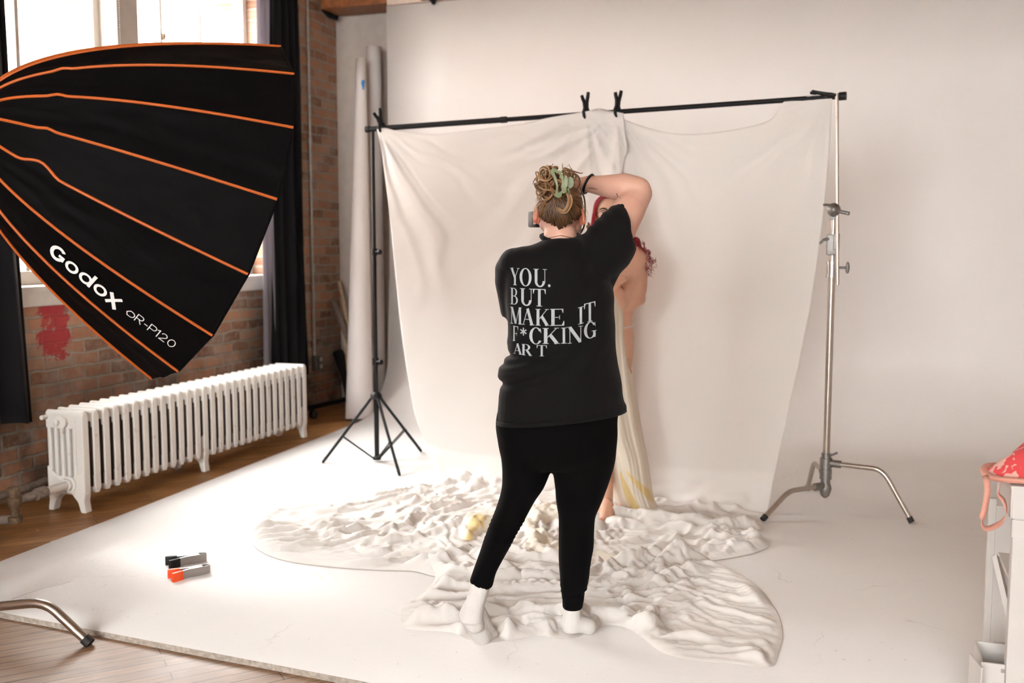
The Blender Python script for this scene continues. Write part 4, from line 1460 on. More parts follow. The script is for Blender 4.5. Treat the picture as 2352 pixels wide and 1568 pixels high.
tag(obj('thread', MB().tube([tuple(p) for p in catmull(th_pts, 5)], 0.0014, 6), 'print'), 'thin white thread lying on the floor near the curved steel leg', 'thread')

# ================================================================== SOFTBOX
SB_C = np.array([-2.1058, 2.8863, 1.5214]); az, el, roll, SL, SPW = 0.9623, -0.3445, 7.0867, 0.7292, 0.5822
SAX = np.array([math.cos(el) * math.cos(az), math.cos(el) * math.sin(az), math.sin(el)])
SU = np.cross(SAX, [0, 0, 1.0]); SU /= np.linalg.norm(SU)
SV = np.cross(SU, SAX)
NR = 16
def sb_pt(k, s, off=0.0):
    """point on the shell: rib coordinate k (float), s along the axis 0 mount .. 1 rim"""
    k0 = math.floor(k); fr = k - k0
    r = 0.6 * (0.12 + 0.88 * max(s, 1e-4) ** SPW) + off
    def rib(kk):
        th = roll - kk * 2 * PI / NR
        return SU * math.cos(th) + SV * math.sin(th)
    d = rib(k0) * (1 - fr) + rib(k0 + 1) * fr
    # fabric between the ribs pulls slightly inwards
    sag = 1 - 0.018 * math.sin(PI * fr) * math.sin(PI * min(1, s * 0.9 + 0.1))
    return SB_C - SAX * SL * (1 - s) + d * r * sag
sx = thing('softbox', 'large black parabolic softbox with orange ribs at the upper left', 'softbox', tuple(SB_C))
nk, nsb = 16 * 12, 40
vs = []
for j in range(nsb):
    s = (j / (nsb - 1)) ** 1.4
    for i in range(nk):
        k = i / 12.0
        fr = k - math.floor(k)
        wr = 0.006 * math.sin(PI * fr) * float(vnoise(k * 5 + s * 3, s * 9, 3)) + 0.0035 * math.sin(PI * fr) * float(vnoise(k * 11 - s * 9, s * 5, 8))
        vs.append(sb_pt(k, s, wr))
shell = obj('shell', MB().grid(vs, nk, nsb, closed_u=True), 'softbox', sx, angle=0)
vs = []
for j in range(18):
    s = (j / 17) ** 1.3
    for i in range(16 * 4):
        vs.append(sb_pt(i / 4.0, s, -0.012))
obj('reflective_lining', MB().grid(vs, 64, 18, closed_u=True), 'silver', sx, angle=0)
# rim hem
rim = [tuple(sb_pt(i / 6.0, 1.0, -0.004)) for i in range(97)]
obj('rim_hem', MB().tube(rim, 0.006, 8, caps=False), 'softbox', sx)
for k in range(NR):
    path = []
    for j in range(60):
        s = 0.0005 + (j / 59) ** 1.5 * 0.998
        p = sb_pt(k, s, 0.002)
        if k == 3 and 0.14 < s < 0.30:
            t = (s - 0.14) / 0.16
            p = p + SV * 0.022 * math.sin(PI * t) ** 2
        elif k in (0, 1, 2):
            p = p + SV * 0.006 * math.exp(-((s - 0.2) / 0.02) ** 2)
        path.append(tuple(p))
    obj('rib_binding', MB().tube(path, 0.0044, 8), 'orange_pipe', sx)
    tipb = sb_pt(k, 1.0, 0.0); tipa = sb_pt(k, 0.97, 0.0)
obj('mount_ring', MB().lathe(SB_C - SAX * (SL + 0.06), tuple(SAX), [(0, 0.062), (0.004, 0.078), (0.075, 0.080), (0.08, 0.070)], 32), 'black_plastic', sx)
# front flap corner that shows below the rim
fp = [sb_pt(6.55, 1.0, -0.01), sb_pt(7.4, 1.0, -0.01), sb_pt(7.2, 1.08, -0.02), sb_pt(6.7, 1.07, -0.02)]
obj('front_flap', MB().add(fp, [(0, 1, 2, 3)]), 'softbox', sx, smooth=False, solid=0.002)
# -- printed lettering on the gore between ribs 4 and 5
def ring_poly(cx, cy_, rx, ry, tx, ty, a0, a1, n=40, skew=0.0):
    """arc stroke as quads; thickness tx at the sides, ty at top and bottom"""
    out = []
    for i in range(n):
        q = []
        for t, inner in ((i / n, 0), ((i + 1) / n, 0), ((i + 1) / n, 1), (i / n, 1)):
            a = a0 + (a1 - a0) * t
            x = math.cos(a) * (rx - (tx if inner else 0)); y = math.sin(a) * (ry - (ty if inner else 0))
            q.append((cx + x + skew * y, cy_ + y))
        out.append(q)
    return out
def stroke(x0, y0, x1, y1, w0, w1=None):
    w1 = w0 if w1 is None else w1
    dx, dy = x1 - x0, y1 - y0
    L = math.hypot(dx, dy); nx, ny = -dy / L, dx / L
    return [[(x0 + nx * w0 / 2, y0 + ny * w0 / 2), (x0 - nx * w0 / 2, y0 - ny * w0 / 2), (x1 - nx * w1 / 2, y1 - ny * w1 / 2), (x1 + nx * w1 / 2, y1 + ny * w1 / 2)]]
def quad(*p):
    return [list(p)]
def subdivide(polys, step):
    """split convex polygons finely so that they can follow a curved surface"""
    bm = bmesh.new()
    for p in polys:
        vv2 = [bm.verts.new((a, b, 0)) for a, b in p]
        try:
            bm.faces.new(vv2)
        except ValueError:
            pass
    for _ in range(6):
        ed = [e for e in bm.edges if e.calc_length() > step]
        if not ed:
            break
        bmesh.ops.subdivide_edges(bm, edges=ed, cuts=1, use_grid_fill=True)
    bmesh.ops.triangulate(bm, faces=bm.faces[:])
    bm.verts.index_update()
    V = [(v.co.x, v.co.y) for v in bm.verts]
    F = [tuple(v.index for v in f.verts) for f in bm.faces]
    bm.free()
    return V, F
LG = {}
LG['G'] = ring_poly(0.52, 0.5, 0.52, 0.5, 0.24, 0.19, 0.75, 2 * PI - 0.62) + quad((0.62, 0.52), (0.62, 0.35), (1.02, 0.35), (1.02, 0.52)) + quad((0.80, 0.52), (0.80, 0.14), (1.02, 0.20), (1.02, 0.52))
LG['o'] = ring_poly(0.44, 0.37, 0.44, 0.37, 0.19, 0.15, 0, 2 * PI)
LG['d'] = ring_poly(0.44, 0.37, 0.44, 0.37, 0.19, 0.15, 0, 2 * PI) + quad((0.70, 0.0), (0.90, 0.0), (0.98, 1.02), (0.76, 1.02))
LG['x'] = stroke(0.02, 0.80, 0.74, -0.14, 0.24) + stroke(0.02, -0.02, 0.80, 0.80, 0.20)
sm_t = 0.085
LG['q'] = ring_poly(0.36, 0.36, 0.36, 0.36, sm_t, sm_t, -PI / 2, PI / 2) + stroke(0.36, 0.685, 0.16, 0.685, sm_t) + stroke(0.18, 0.70, -0.10, 0.33, sm_t) + stroke(-0.10, 0.36, 0.08, 0.04, sm_t) + stroke(0.02, 0.04, 0.40, 0.04, sm_t)
LG['R'] = stroke(0.05, 0, 0.05, 1, sm_t) + stroke(0.05, 0.96, 0.46, 0.96, sm_t) + stroke(0.05, 0.46, 0.46, 0.46, sm_t) + ring_poly(0.46, 0.71, 0.25, 0.292, sm_t, sm_t, -PI / 2, PI / 2) + stroke(0.36, 0.44, 0.68, 0, sm_t)
LG['-'] = stroke(0.05, 0.42, 0.40, 0.42, sm_t)
LG['P'] = stroke(0.05, 0, 0.05, 1, sm_t) + stroke(0.05, 0.96, 0.46, 0.96, sm_t) + stroke(0.05, 0.42, 0.46, 0.42, sm_t) + ring_poly(0.46, 0.69, 0.26, 0.312, sm_t, sm_t, -PI / 2, PI / 2)
LG['1'] = stroke(0.22, 0, 0.22, 1, sm_t) + stroke(0.0, 0.80, 0.22, 0.97, sm_t)
LG['2'] = ring_poly(0.33, 0.69, 0.31, 0.31, sm_t, sm_t, -0.5, PI - 0.15) + stroke(0.56, 0.56, 0.05, 0.04, sm_t) + stroke(0.02, 0.042, 0.66, 0.042, sm_t)
LG['0'] = ring_poly(0.36, 0.5, 0.36, 0.5, sm_t, sm_t, 0, 2 * PI)
def gore_text(name, text, adv, s0, s1, kc, hk, asc):
    polys, x = [], 0.0
    for ch in text:
        polys += [[(px + x, py) for px, py in p] for p in LG[ch]]
        x += adv[ch]
    V, F = subdivide(polys, 0.12)
    # arc length along the gore so the letters keep an even width
    ss = np.linspace(0.02, 1, 200)
    pp3 = np.array([sb_pt(kc, s) for s in ss])
    al = np.r_[0, np.cumsum(np.linalg.norm(np.diff(pp3, axis=0), axis=1))]
    l0, l1 = np.interp([s0, s1], ss, al)
    vs = []
    for u, v in V:
        s = float(np.interp(l0 + (l1 - l0) * u / x, al, ss))
        r = 0.6 * (0.12 + 0.88 * s ** SPW) * 2 * PI / NR
        k = kc - (v - 0.5) * asc / r
        vs.append(sb_pt(k, s, 0.0075))
    obj(name, MB().add(vs, F), 'print', sx, smooth=False, fix=False)
def s_at(px, py, kc):
    return min((math.hypot(*(np.array(proj(sb_pt(kc, s))) - (px, py))), s) for s in np.linspace(0.05, 1, 300))[1]
def ks_at(px, py):
    best = None
    for k in np.linspace(3.6, 5.9, 116):
        for s in np.linspace(0.06, 1.0, 95):
            q = proj(sb_pt(k, s))
            e = (q[0] - px) ** 2 + (q[1] - py) ** 2
            if best is None or e < best[0]:
                best = (e, k, s)
    return best[1], best[2]
def text_on_gore(name, text, adv, pa_, pb_, hk, asc):
    ka, sa = ks_at(*pa_); kb, sb_ = ks_at(*pb_)
    gore_text(name, text, adv, sa, sb_, (ka + kb) / 2, hk, asc)
text_on_gore('lettering', 'Godox', {'G': 1.16, 'o': 1.0, 'd': 1.06, 'x': 0.80}, (119, 566), (276, 689), 0, 0.058)
text_on_gore('lettering', 'qR-P120', {'q': 0.80, 'R': 0.86, '-': 0.52, 'P': 0.78, '1': 0.42, '2': 0.84, '0': 0.74}, (292, 712), (403, 785), 0, 0.036)

# the steel stand that carries the softbox: only one foot reaches into the photo
sf = thing('c_stand', 'steel stand with one curved leg reaching in at the lower left corner', 'light stand', (-3.05, 2.62, 0))
SX_, SY_ = -3.05, 2.62
foot = fl(205, 1483, 0.0)
cleg((SX_, SY_), (foot[0], foot[1]), 0.088, sf, r=0.0165, reach=0.70, zoff=0.060, floor_z=0.0)
cleg((SX_, SY_), (SX_ - 0.30, SY_ + 0.42), 0.16, sf, r=0.0125, reach=0.66, floor_z=0.0)
cleg((SX_, SY_), (SX_ - 0.24, SY_ - 0.46), 0.23, sf, r=0.0125, reach=0.66, floor_z=0.0)
obj('hub', MB().cyl((SX_, SY_, 0.05), (SX_, SY_, 0.30), 0.026), 'castmetal', sf)
obj('column', MB().cyl((SX_, SY_, 0.28), (SX_, SY_, 1.80), 0.0175), 'steel', sf)
mount = SB_C - SAX * (SL + 0.06)
hdp = mount - SAX * 0.24
lh = thing('studio_light', 'studio light behind the softbox, outside the left edge', 'light', tuple(hdp))
obj('lamp_body', MB().lathe(hdp - SAX * 0.06, tuple(SAX), [(0, 0.05), (0.02, 0.062), (0.26, 0.066), (0.30, 0.075)], 28), 'black_plastic', lh)
obj('arm', MB().tube([(SX_, SY_, 1.80), tuple(Vector((SX_, SY_, 1.80)).lerp(Vector(hdp), 0.9) + Vector((0, 0, -0.02)))], 0.013), 'steel', sf)

# ================================================================== CART ON THE RIGHT
CX, CYr = 0.425, 3.02          # near left post
ct = thing('utility_cart', 'white metal cart at the right edge carrying the pink bag', 'cart', (CX + 0.35, CYr + 0.25, 0.02))
W_, D_ = 0.74, 0.50
def post(x, y, wd, dp):
    obj('post', MB().box((x + wd / 2, y, 0.375), (wd, dp, 0.71), bev=0.004), 'cart', ct, smooth=False)
post(CX, CYr, 0.075, 0.045); post(CX + W_ - 0.05, CYr, 0.05, 0.045)
obj('post', MB().box((CX + 0.011, CYr + D_, 0.30), (0.022, 0.03, 0.56), bev=0.003), 'cart', ct, smooth=False); obj('post', MB().box((CX + W_ - 0.025, CYr + D_, 0.30), (0.05, 0.03, 0.56), bev=0.003), 'cart', ct, smooth=False)
tt = MB()
zt_ = 0.735
tt.box((CX + W_ / 2, CYr + 0.12, zt_), (W_ + 0.02, 0.29, 0.008))
obj('tray', tt, 'cart', ct, smooth=False)
ap = MB()
for (x0, y0, x1, y1) in ((CX - 0.005, CYr - 0.024, CX + W_, CYr - 0.024),):
    ap.box(((x0 + x1) / 2, y0, zt_ - 0.045), (x1 - x0, 0.006, 0.085), bev=0.002)
ap.box((CX - 0.006, CYr + 0.12, zt_ - 0.045), (0.006, 0.29, 0.085), bev=0.002)
ap.box((CX + W_ / 2, CYr + 0.262, zt_ - 0.045), (W_, 0.006, 0.085), bev=0.002)
obj('apron', ap, 'cart', ct, smooth=False)
obj('corner_bracket', MB().box((CX + 0.036, CYr - 0.026, zt_ - 0.115), (0.080, 0.006, 0.05), bev=0.003), 'cart', ct, smooth=False)
for z in (0.40, 0.10):
    obj('shelf', MB().box((CX + W_ / 2 + 0.02, CYr + D_ / 2, z), (W_ - 0.02, D_ - 0.02, 0.012), bev=0.002).box((CX + W_ / 2 + 0.02, CYr + 0.03, z + 0.02), (W_ - 0.04, 0.006, 0.05)), 'cart', ct, smooth=False)
bp = MB().box((CX + W_ / 2 + 0.005, CYr + D_ - 0.02, 0.30), (W_ - 0.03, 0.006, 0.52))
obj('back_panel', bp, 'cart', ct, smooth=False)
a0 = Vector((CX + 0.02, CYr + D_ - 0.06, 0.40)); a1 = Vector((CX + 0.06, CYr + 0.02, 0.16))
dgb = MB().tube([a0, a1], 0.012, 4)
obj('diagonal_brace', dgb, 'cart', ct, smooth=False)
obj('brace_bolt', MB().box(tuple(a0.lerp(a1, 0.62) + Vector((0.015, -0.01, 0.0))), (0.02, 0.012, 0.02), Matrix.Rotation(0.78, 3, 'Y')), 'black_plastic', ct, smooth=False)
# open white box at its foot
bx = thing('white_box', 'small white carton with a grey sticker at the bottom right', 'box', (CX - 0.01, 2.95, 0.02))
b0 = Vector(plY(2252, 1522, 3.02)); 
wlx = MB()
wlx.box((b0.x + 0.085, 3.02, (b0.z + 0.02) / 2 + 0.005), (0.16, 0.006, b0.z - 0.022))
wlx.box((b0.x + 0.004, 3.10, (b0.z + 0.02) / 2 + 0.005), (0.006, 0.165, b0.z - 0.022))
wlx.box((b0.x + 0.165, 3.10, (b0.z + 0.02) / 2 + 0.005), (0.006, 0.165, b0.z - 0.022))
wlx.box((b0.x + 0.085, 3.18, (b0.z + 0.02) / 2 + 0.005), (0.16, 0.006, b0.z - 0.022))
wlx.box((b0.x + 0.085, 3.10, 0.024), (0.16, 0.16, 0.006))
wlx.box((b0.x - 0.012, 3.02, (b0.z + 0.02) / 2 + 0.006), (0.004, 0.10, b0.z - 0.02), Matrix.Rotation(math.radians(12), 3, 'Z'))
obj('carton', wlx, 'cart', bx, smooth=False)
obj('sticker', MB().box((b0.x + 0.062, 3.016, b0.z - 0.014), (0.018, 0.002, 0.010)), 'label_grey', bx, smooth=False)
# pink bag
bg_ = thing('handbag', 'pink bag with red floral pattern slumped on the white cart', 'bag', (CX + 0.2, CYr + 0.1, zt_))
bb = MB()
c0 = Vector((plY(2274, 1100, CYr + 0.10)[0] + 0.285, CYr + 0.10, zt_ + 0.014))
nu_, nv_ = 40, 22
vs = []
for j in range(nv_):
    t = j / (nv_ - 1)
    for i in range(nu_):
        th = 2 * PI * i / nu_
        rx = 0.288 * (1 - t) + 0.0015; ry = 0.150 * (1 - t) ** 0.6 + 0.0015
        wb_ = 1 + 0.05 * float(vnoise(3 * math.cos(th) + 5, 3 * math.sin(th) + t * 3, 5))
        vs.append((c0.x + rx * math.cos(th) * wb_, c0.y + ry * math.sin(th) * wb_, c0.z + 0.165 * (1 - (1 - t) ** 1.8) + 0.010 * float(vnoise(th * 2, t * 5, 9)) * (1 if t > 0.1 else 0)))
bb.grid(vs, nu_, nv_, closed_u=True)
bb.f.append(tuple(range(nu_))[::-1]); bb.f.append(tuple((nv_ - 1) * nu_ + i for i in range(nu_)))
body_ = obj('body', bb, 'floral', bg_, angle=0)
fl_ = MB()
pr_ = [tuple((c0.x + 0.300 * math.cos(t), c0.y + 0.165 * math.sin(t), c0.z - 0.0 + 0.006 * math.sin(t * 5))) for t in np.linspace(0, 2 * PI, 60)]
fl_.tube(pr_, 0.012, 8, caps=False, flat=0.7)
obj('trim_band', fl_, 'pink', bg_)
fpz = MB().box((c0.x + 0.02, c0.y - 0.158, c0.z - 0.012), (0.10, 0.006, 0.05), Matrix.Rotation(0.1, 3, 'Y'), 0.002)
obj('pocket_flap', fpz, 'pink', bg_, angle=40)
# hanging strap loop
def ribbon(path, wd, mbx, wdir, th=0.0018):
    P = [Vector(p) for p in catmull(path, 8)]
    n_ = len(P)
    vs = []
    for i, p in enumerate(P):
        t = (P[min(i + 1, n_ - 1)] - P[max(i - 1, 0)]).normalized()
        w0 = wdir(i / (n_ - 1)) if callable(wdir) else Vector(wdir)
        a = (w0 - t * w0.dot(t)).normalized() * wd / 2
        vs += [p - a, p + a]
    mbx.grid(vs, 2, n_)
    return mbx
YB_ = CYr - 0.05
strap = [tuple(plY(x, y, YB_ + dy)) for x, y, dy in ((2262, 1092, 0.06), (2266, 1100, 0.0), (2268, 1130, -0.02), (2262, 1165, -0.02), (2255, 1195, -0.02), (2262, 1213, -0.01), (2285, 1208, 0.01), (2302, 1195, 0.03), (2311, 1175, 0.04), (2306, 1150, 0.045), (2294, 1135, 0.05), (2298, 1112, 0.06))]
rbn = ribbon(strap, 0.0165, MB(), lambda t: Vector((0.95, 0.25, 0.35)) if t < 0.35 else Vector((0.3, 1.0, 0.5)))
obj('strap', rbn, 'pink', bg_, solid=0.002, angle=0)

# ================================================================== PHOTOGRAPHER
PP0 = np.array([-1.06, 3.25, 0.0]); HV = PP0 / np.linalg.norm(PP0); AV = np.array([HV[1], -HV[0], 0.0]); ZV = np.array([0, 0, 1.0])
def Pp(x, y, off=0.0):
    return on_plane(x, y, PP0 + HV * off, HV)
RA = Matrix((tuple(AV), tuple(HV), (0, 0, 1))).transposed()      # columns: right, forward, up
def rings_px(rows, n=36, sq=2.3, A=AV, B=HV, P=Pp):
    """rows: (y, xl, xr, half depth, off[, yr]) -> stacked superellipse rings"""
    out = []
    for r in rows:
        y, xl, xr, dep, off = r[:5]
        yr = r[5] if len(r) > 5 else y
        a = P(xl, y, off); b = P(xr, yr, off)
        c = (a + b) / 2; h = (b - a) / 2
        ring = []
        for i in range(n):
            th = 2 * PI * i / n
            ct_, st_ = math.cos(th), math.sin(th)
            e = 2.0 / sq
            ring.append(tuple(c + h * math.copysign(abs(ct_) ** e, ct_) + B * dep * math.copysign(abs(st_) ** e, st_)))
        out.append(ring)
    return out
def dense(rows, k=4):
    m = max(len(r) for r in rows)
    if m == 6:
        rows = [tuple(r) + ((r[0],) if len(r) == 5 else ()) for r in rows]
    return [tuple(r) for r in catmull(rows, k)]

pg = thing('person', 'photographer in black slogan T-shirt, leggings and white socks, her right arm raised to the camera', 'person', (PP0[0], PP0[1], 0.02))
# ---- skin: one continuous body
bd = MB()
HC = Vector(Pp(1285, 484, 0.015))                       # skull centre
bd.ellipsoid(HC, (0.067, 0.090, 0.098), RA)
bd.ellipsoid(HC + Vector(AV * 0.004 + HV * 0.035 - ZV * 0.062), (0.054, 0.060, 0.070), RA)
bd.rcone(HC + Vector(HV * 0.085 - ZV * 0.03), 0.010, HC + Vector(HV * 0.105 - ZV * 0.052), 0.014)      # nose
bd.ellipsoid(Pp(1313, 516, 0.045), (0.036, 0.050, 0.045), RA)
bd.ellipsoid(Pp(1254, 508, 0.05), (0.026, 0.045, 0.036), RA)
bd.rcone(HC + Vector(-ZV * 0.05 - HV * 0.012), 0.052, Vector(Pp(1287, 565, -0.01)), 0.060)
bd.rcone(Vector(Pp(1287, 545, -0.01)), 0.058, Vector(Pp(1286, 600, 0.0)), 0.085)
# torso and legs under the clothes
bd.loft(rings_px(dense([(575, 1215, 1350, 0.075, 0.0), (640, 1178, 1390, 0.105, 0.0), (740, 1182, 1395, 0.105, 0.0), (850, 1175, 1395, 0.11, -0.005), (960, 1160, 1400, 0.12, -0.01), (1060, 1165, 1395, 0.11, -0.01)])))
bd.loft(rings_px(dense([(1030, 1165, 1272, 0.085, 0.0), (1150, 1158, 1220, 0.062, 0.01), (1280, 1108, 1150, 0.048, -0.05), (1360, 1082, 1112, 0.034, -0.09)])))
bd.loft(rings_px(dense([(1030, 1275, 1398, 0.085, 0.0), (1150, 1288, 1368, 0.068, 0.02), (1270, 1295, 1350, 0.052, 0.01), (1400, 1300, 1330, 0.030, 0.004)])))
# raised right arm
shR = Vector(Pp(1378, 588, -0.005)); elR = Vector(Pp(1472, 437, 0.06)); wrR = Vector(Pp(1347, 422, 0.13))
bd.rcone(shR, 0.066, shR.lerp(elR, 0.45), 0.066)
bd.rcone(shR.lerp(elR, 0.30), 0.068, shR.lerp(elR, 0.72), 0.057)
bd.rcone(shR.lerp(elR, 0.6), 0.060, elR + Vector(AV * -0.006 + ZV * -0.012), 0.046)
bd.rcone(elR + Vector(ZV * 0.0), 0.039, elR + Vector(AV * 0.006 + ZV * 0.010), 0.022)
fa_ = elR.lerp(wrR, 0.30) + Vector(ZV * 0.004)
bd.rcone(elR + Vector(AV * -0.010 + ZV * 0.002), 0.045, fa_, 0.049)
bd.rcone(fa_, 0.049, elR.lerp(wrR, 0.62), 0.040)
bd.rcone(elR.lerp(wrR, 0.6), 0.040, wrR, 0.028)
bd.ellipsoid(wrR.lerp(elR, 0.05), (0.030, 0.030, 0.030))
# right hand: palm over the camera grip, fingers curling down its far side
palm = Vector(Pp(1324, 424, 0.165))
bd.rcone(wrR, 0.027, palm + Vector(AV * 0.012), 0.027)
bd.ellipsoid(palm, (0.040, 0.046, 0.021), RA @ Matrix.Rotation(-0.35, 3, 'Y'))
for q, (o1, ln_) in enumerate(((-0.030, 0.92), (-0.010, 1.05), (0.011, 1.0), (0.030, 0.82))):
    b0_ = palm + Vector(-AV * 0.026 + HV * (o1 + 0.016) - ZV * 0.004)
    k1 = b0_ + Vector(-AV * 0.034 - ZV * 0.006) * ln_
    k2 = k1 + Vector(-AV * 0.012 - ZV * 0.022) * ln_
    k3 = k2 + Vector(AV * 0.004 - ZV * 0.018) * ln_
    bd.rcone(b0_, 0.0098, k1, 0.0088, 10); bd.rcone(k1, 0.0088, k2, 0.0080, 10); bd.rcone(k2, 0.0080, k3, 0.0068, 10)
tb = palm + Vector(AV * 0.014 - HV * 0.034 - ZV * 0.010)
bd.rcone(tb, 0.014, tb + Vector(-AV * 0.018 - HV * 0.006 - ZV * 0.030), 0.0105, 10)
bd.rcone(tb + Vector(-AV * 0.018 - HV * 0.006 - ZV * 0.030), 0.0105, tb + Vector(-AV * 0.036 + HV * 0.002 - ZV * 0.044), 0.0085, 10)
# left arm tucked in front, hand under the lens
shL = Vector(Pp(1192, 612, 0.0)); elL = Vector(Pp(1204, 745, 0.13)); wrL = Vector(Pp(1300, 585, 0.285))
bd.rcone(shL, 0.046, shL.lerp(elL, 0.5), 0.044)
bd.rcone(shL.lerp(elL, 0.45), 0.044, elL, 0.040)
bd.rcone(elL, 0.041, elL.lerp(wrL, 0.35), 0.043)
bd.rcone(elL.lerp(wrL, 0.35), 0.043, wrL, 0.028)
pl2 = Vector(Pp(1322, 553, 0.30))
bd.rcone(wrL, 0.027, pl2, 0.026)
bd.ellipsoid(pl2, (0.040, 0.046, 0.020), RA)
for q, (o1, ln_) in enumerate(((-0.032, 0.85), (-0.011, 1.0), (0.010, 1.05), (0.031, 0.92))):
    b0_ = pl2 + Vector(AV * 0.022 + HV * o1 + ZV * 0.004)
    k1 = b0_ + Vector(AV * 0.028 + ZV * 0.014) * ln_
    k2 = k1 + Vector(AV * 0.004 + ZV * 0.026) * ln_
    k3 = k2 + Vector(-AV * 0.008 + ZV * 0.018) * ln_
    bd.rcone(b0_, 0.0098, k1, 0.0088, 10); bd.rcone(k1, 0.0088, k2, 0.0080, 10); bd.rcone(k2, 0.0080, k3, 0.0068, 10)
tb = pl2 + Vector(-AV * 0.030 - HV * 0.018)
bd.rcone(tb, 0.013, tb + Vector(-AV * 0.012 + ZV * 0.034), 0.0098, 10)
bd.rcone(tb + Vector(-AV * 0.012 + ZV * 0.034), 0.0098, tb + Vector(AV * 0.002 + ZV * 0.058), 0.0080, 10)
body = obj('body', remesh(bd, 0.0058, 5), 'skin', pg, angle=0)
for sgn, ex, ey in ((-1, 1237, 497), (1, 1334, 500)):
    c = Vector(Pp(ex, ey, 0.0))
    er = MB()
    T_ = Vector(AV) * sgn
    loop = [c + T_ * (0.004 + 0.007 * math.sin(t * 0.5) ** 2) - Vector(HV) * 0.015 * math.sin(t) + Vector(ZV) * (0.024 * math.cos(t) + 0.006) for t in np.linspace(-0.5, 3.6, 18)]
    er.tube(loop, [0.0045 + 0.0015 * math.sin(PI * i / 17) for i in range(18)], 10)
    er.ellipsoid(c + Vector(-ZV * 0.019 + HV * 0.004) + T_ * 0.002, (0.005, 0.008, 0.009), RA, 12, 8)
    er.ellipsoid(c + T_ * -0.002, (0.006, 0.014, 0.022), RA, 14, 10)
    obj('ear', remesh(er, 0.0025, 3), 'ear_skin', body, angle=0)
# small tattoos on the forearm
body_bvh = bvh_of(body.data)
def decal_on(bvh, V, F, origin_fn, off, parent, name, mat, dirv=HV):
    vs = []
    for u, v in V:
        p0 = Vector(origin_fn(u, v)) - Vector(dirv) * 0.8
        hit = bvh.ray_cast(p0, Vector(dirv), 2.0)
        if hit[0] is None:
            vs.append(None)
        else:
            vs.append(hit[0] - Vector(dirv) * off)
    fs = [f for f in F if all(vs[i] is not None for i in f) and max((vs[f[0]] - vs[f[1]]).length, (vs[f[1]] - vs[f[2]]).length, (vs[f[0]] - vs[f[2]]).length) < 0.05]
    vs = [v if v is not None else Vector((0, 0, 0)) for v in vs]
    used = sorted({i for f in fs for i in f})
    rm = {o: n_ for n_, o in enumerate(used)}
    return obj(name, MB().add([vs[i] for i in used], [tuple(rm[i] for i in f) for f in fs]), mat, parent, smooth=False, fix=False)
pxf = lambda u, v: Pp(u, v, 0.0)
V, F = subdivide(stroke(1419, 442, 1422, 450, 2.6, 1.8) + stroke(1422, 450, 1427, 456, 1.6, 0.8), 3)
decal_on(body_bvh, V, F, pxf, 0.0012, body, 'tattoo', 'ink')
V, F = subdivide(stroke(1355, 428.0, 1366, 429.0, 1.6, 2.0) + stroke(1366, 429.0, 1376, 432.0, 2.0, 1.0), 3)
decal_on(body_bvh, V, F, pxf, 0.0012, body, 'tattoo', 'ink')

# ---- leggings
lg = MB()
lg.loft(rings_px(dense([(905, 1150, 1425, 0.125, -0.01), (960, 1141, 1419, 0.142, -0.015), (1000, 1141, 1419, 0.150, -0.018), (1040, 1147, 1415, 0.146, -0.014), (1066, 1152, 1409, 0.120, -0.005)])))
lg.loft(rings_px(dense([(985, 1142, 1270, 0.128, -0.015), (1050, 1149, 1268, 0.122, -0.010), (1085, 1152, 1262, 0.112, -0.004), (1110, 1152, 1252, 0.105, 0.0), (1140, 1148, 1235, 0.094, 0.006), (1170, 1138, 1218, 0.086, 0.004), (1200, 1125, 1201, 0.080, -0.010), (1230, 1115, 1183, 0.076, -0.026), (1260, 1105, 1166, 0.072, -0.040), (1290, 1094, 1150, 0.064, -0.060), (1315, 1085, 1138, 0.054, -0.078), (1335, 1078, 1129, 0.044, -0.092, 1349)])))
lg.loft(rings_px(dense([(985, 1268, 1418, 0.128, -0.015), (1050, 1269, 1413, 0.122, -0.010), (1100, 1272, 1400, 0.112, 0.0), (1130, 1276, 1389, 0.104, 0.008), (1160, 1280, 1376, 0.094, 0.015), (1185, 1283, 1366, 0.086, 0.018), (1220, 1283, 1363, 0.082, 0.012), (1250, 1282, 1362, 0.080, 0.010), (1290, 1285, 1359, 0.072, 0.006), (1330, 1286, 1351, 0.060, 0.004), (1350, 1287, 1347, 0.052, 0.004), (1362, 1291, 1341, 0.046, 0.004), (1376, 1293, 1340, 0.044, 0.004), (1390, 1294, 1337, 0.042, 0.004)])))
me = remesh(lg, 0.0075, 5)
co, nn = mesh_np(me)
a_ = co @ AV; z_ = co[:, 2]
wr = np.zeros(len(co))
kneeL = np.exp(-((z_ - 0.42) / 0.05) ** 2) * (a_ < (PP0 @ AV) - 0.02)
wr += 0.0022 * kneeL * np.sin(z_ * 420 + a_ * 90)
ank = np.exp(-((z_ - 0.175) / 0.03) ** 2)
wr += 0.0022 * ank * np.sin(z_ * 300 + a_ * 30)
wr += 0.003 * vnoise(a_ * 9, z_ * 14, 4)
mesh_set(me, co + nn * wr[:, None])
leg_o = obj('leggings', me, 'leggings', pg, angle=0)
# cuff of the right ankle
cf = MB().loft(rings_px([(1358, 1290, 1342, 0.046, 0.004), (1362, 1289.5, 1342.5, 0.047, 0.004), (1376, 1291.5, 1341, 0.046, 0.004), (1391, 1292, 1338, 0.044, 0.004), (1394, 1294, 1336, 0.040, 0.004)]))
obj('cuff', cf, 'leggings', leg_o)

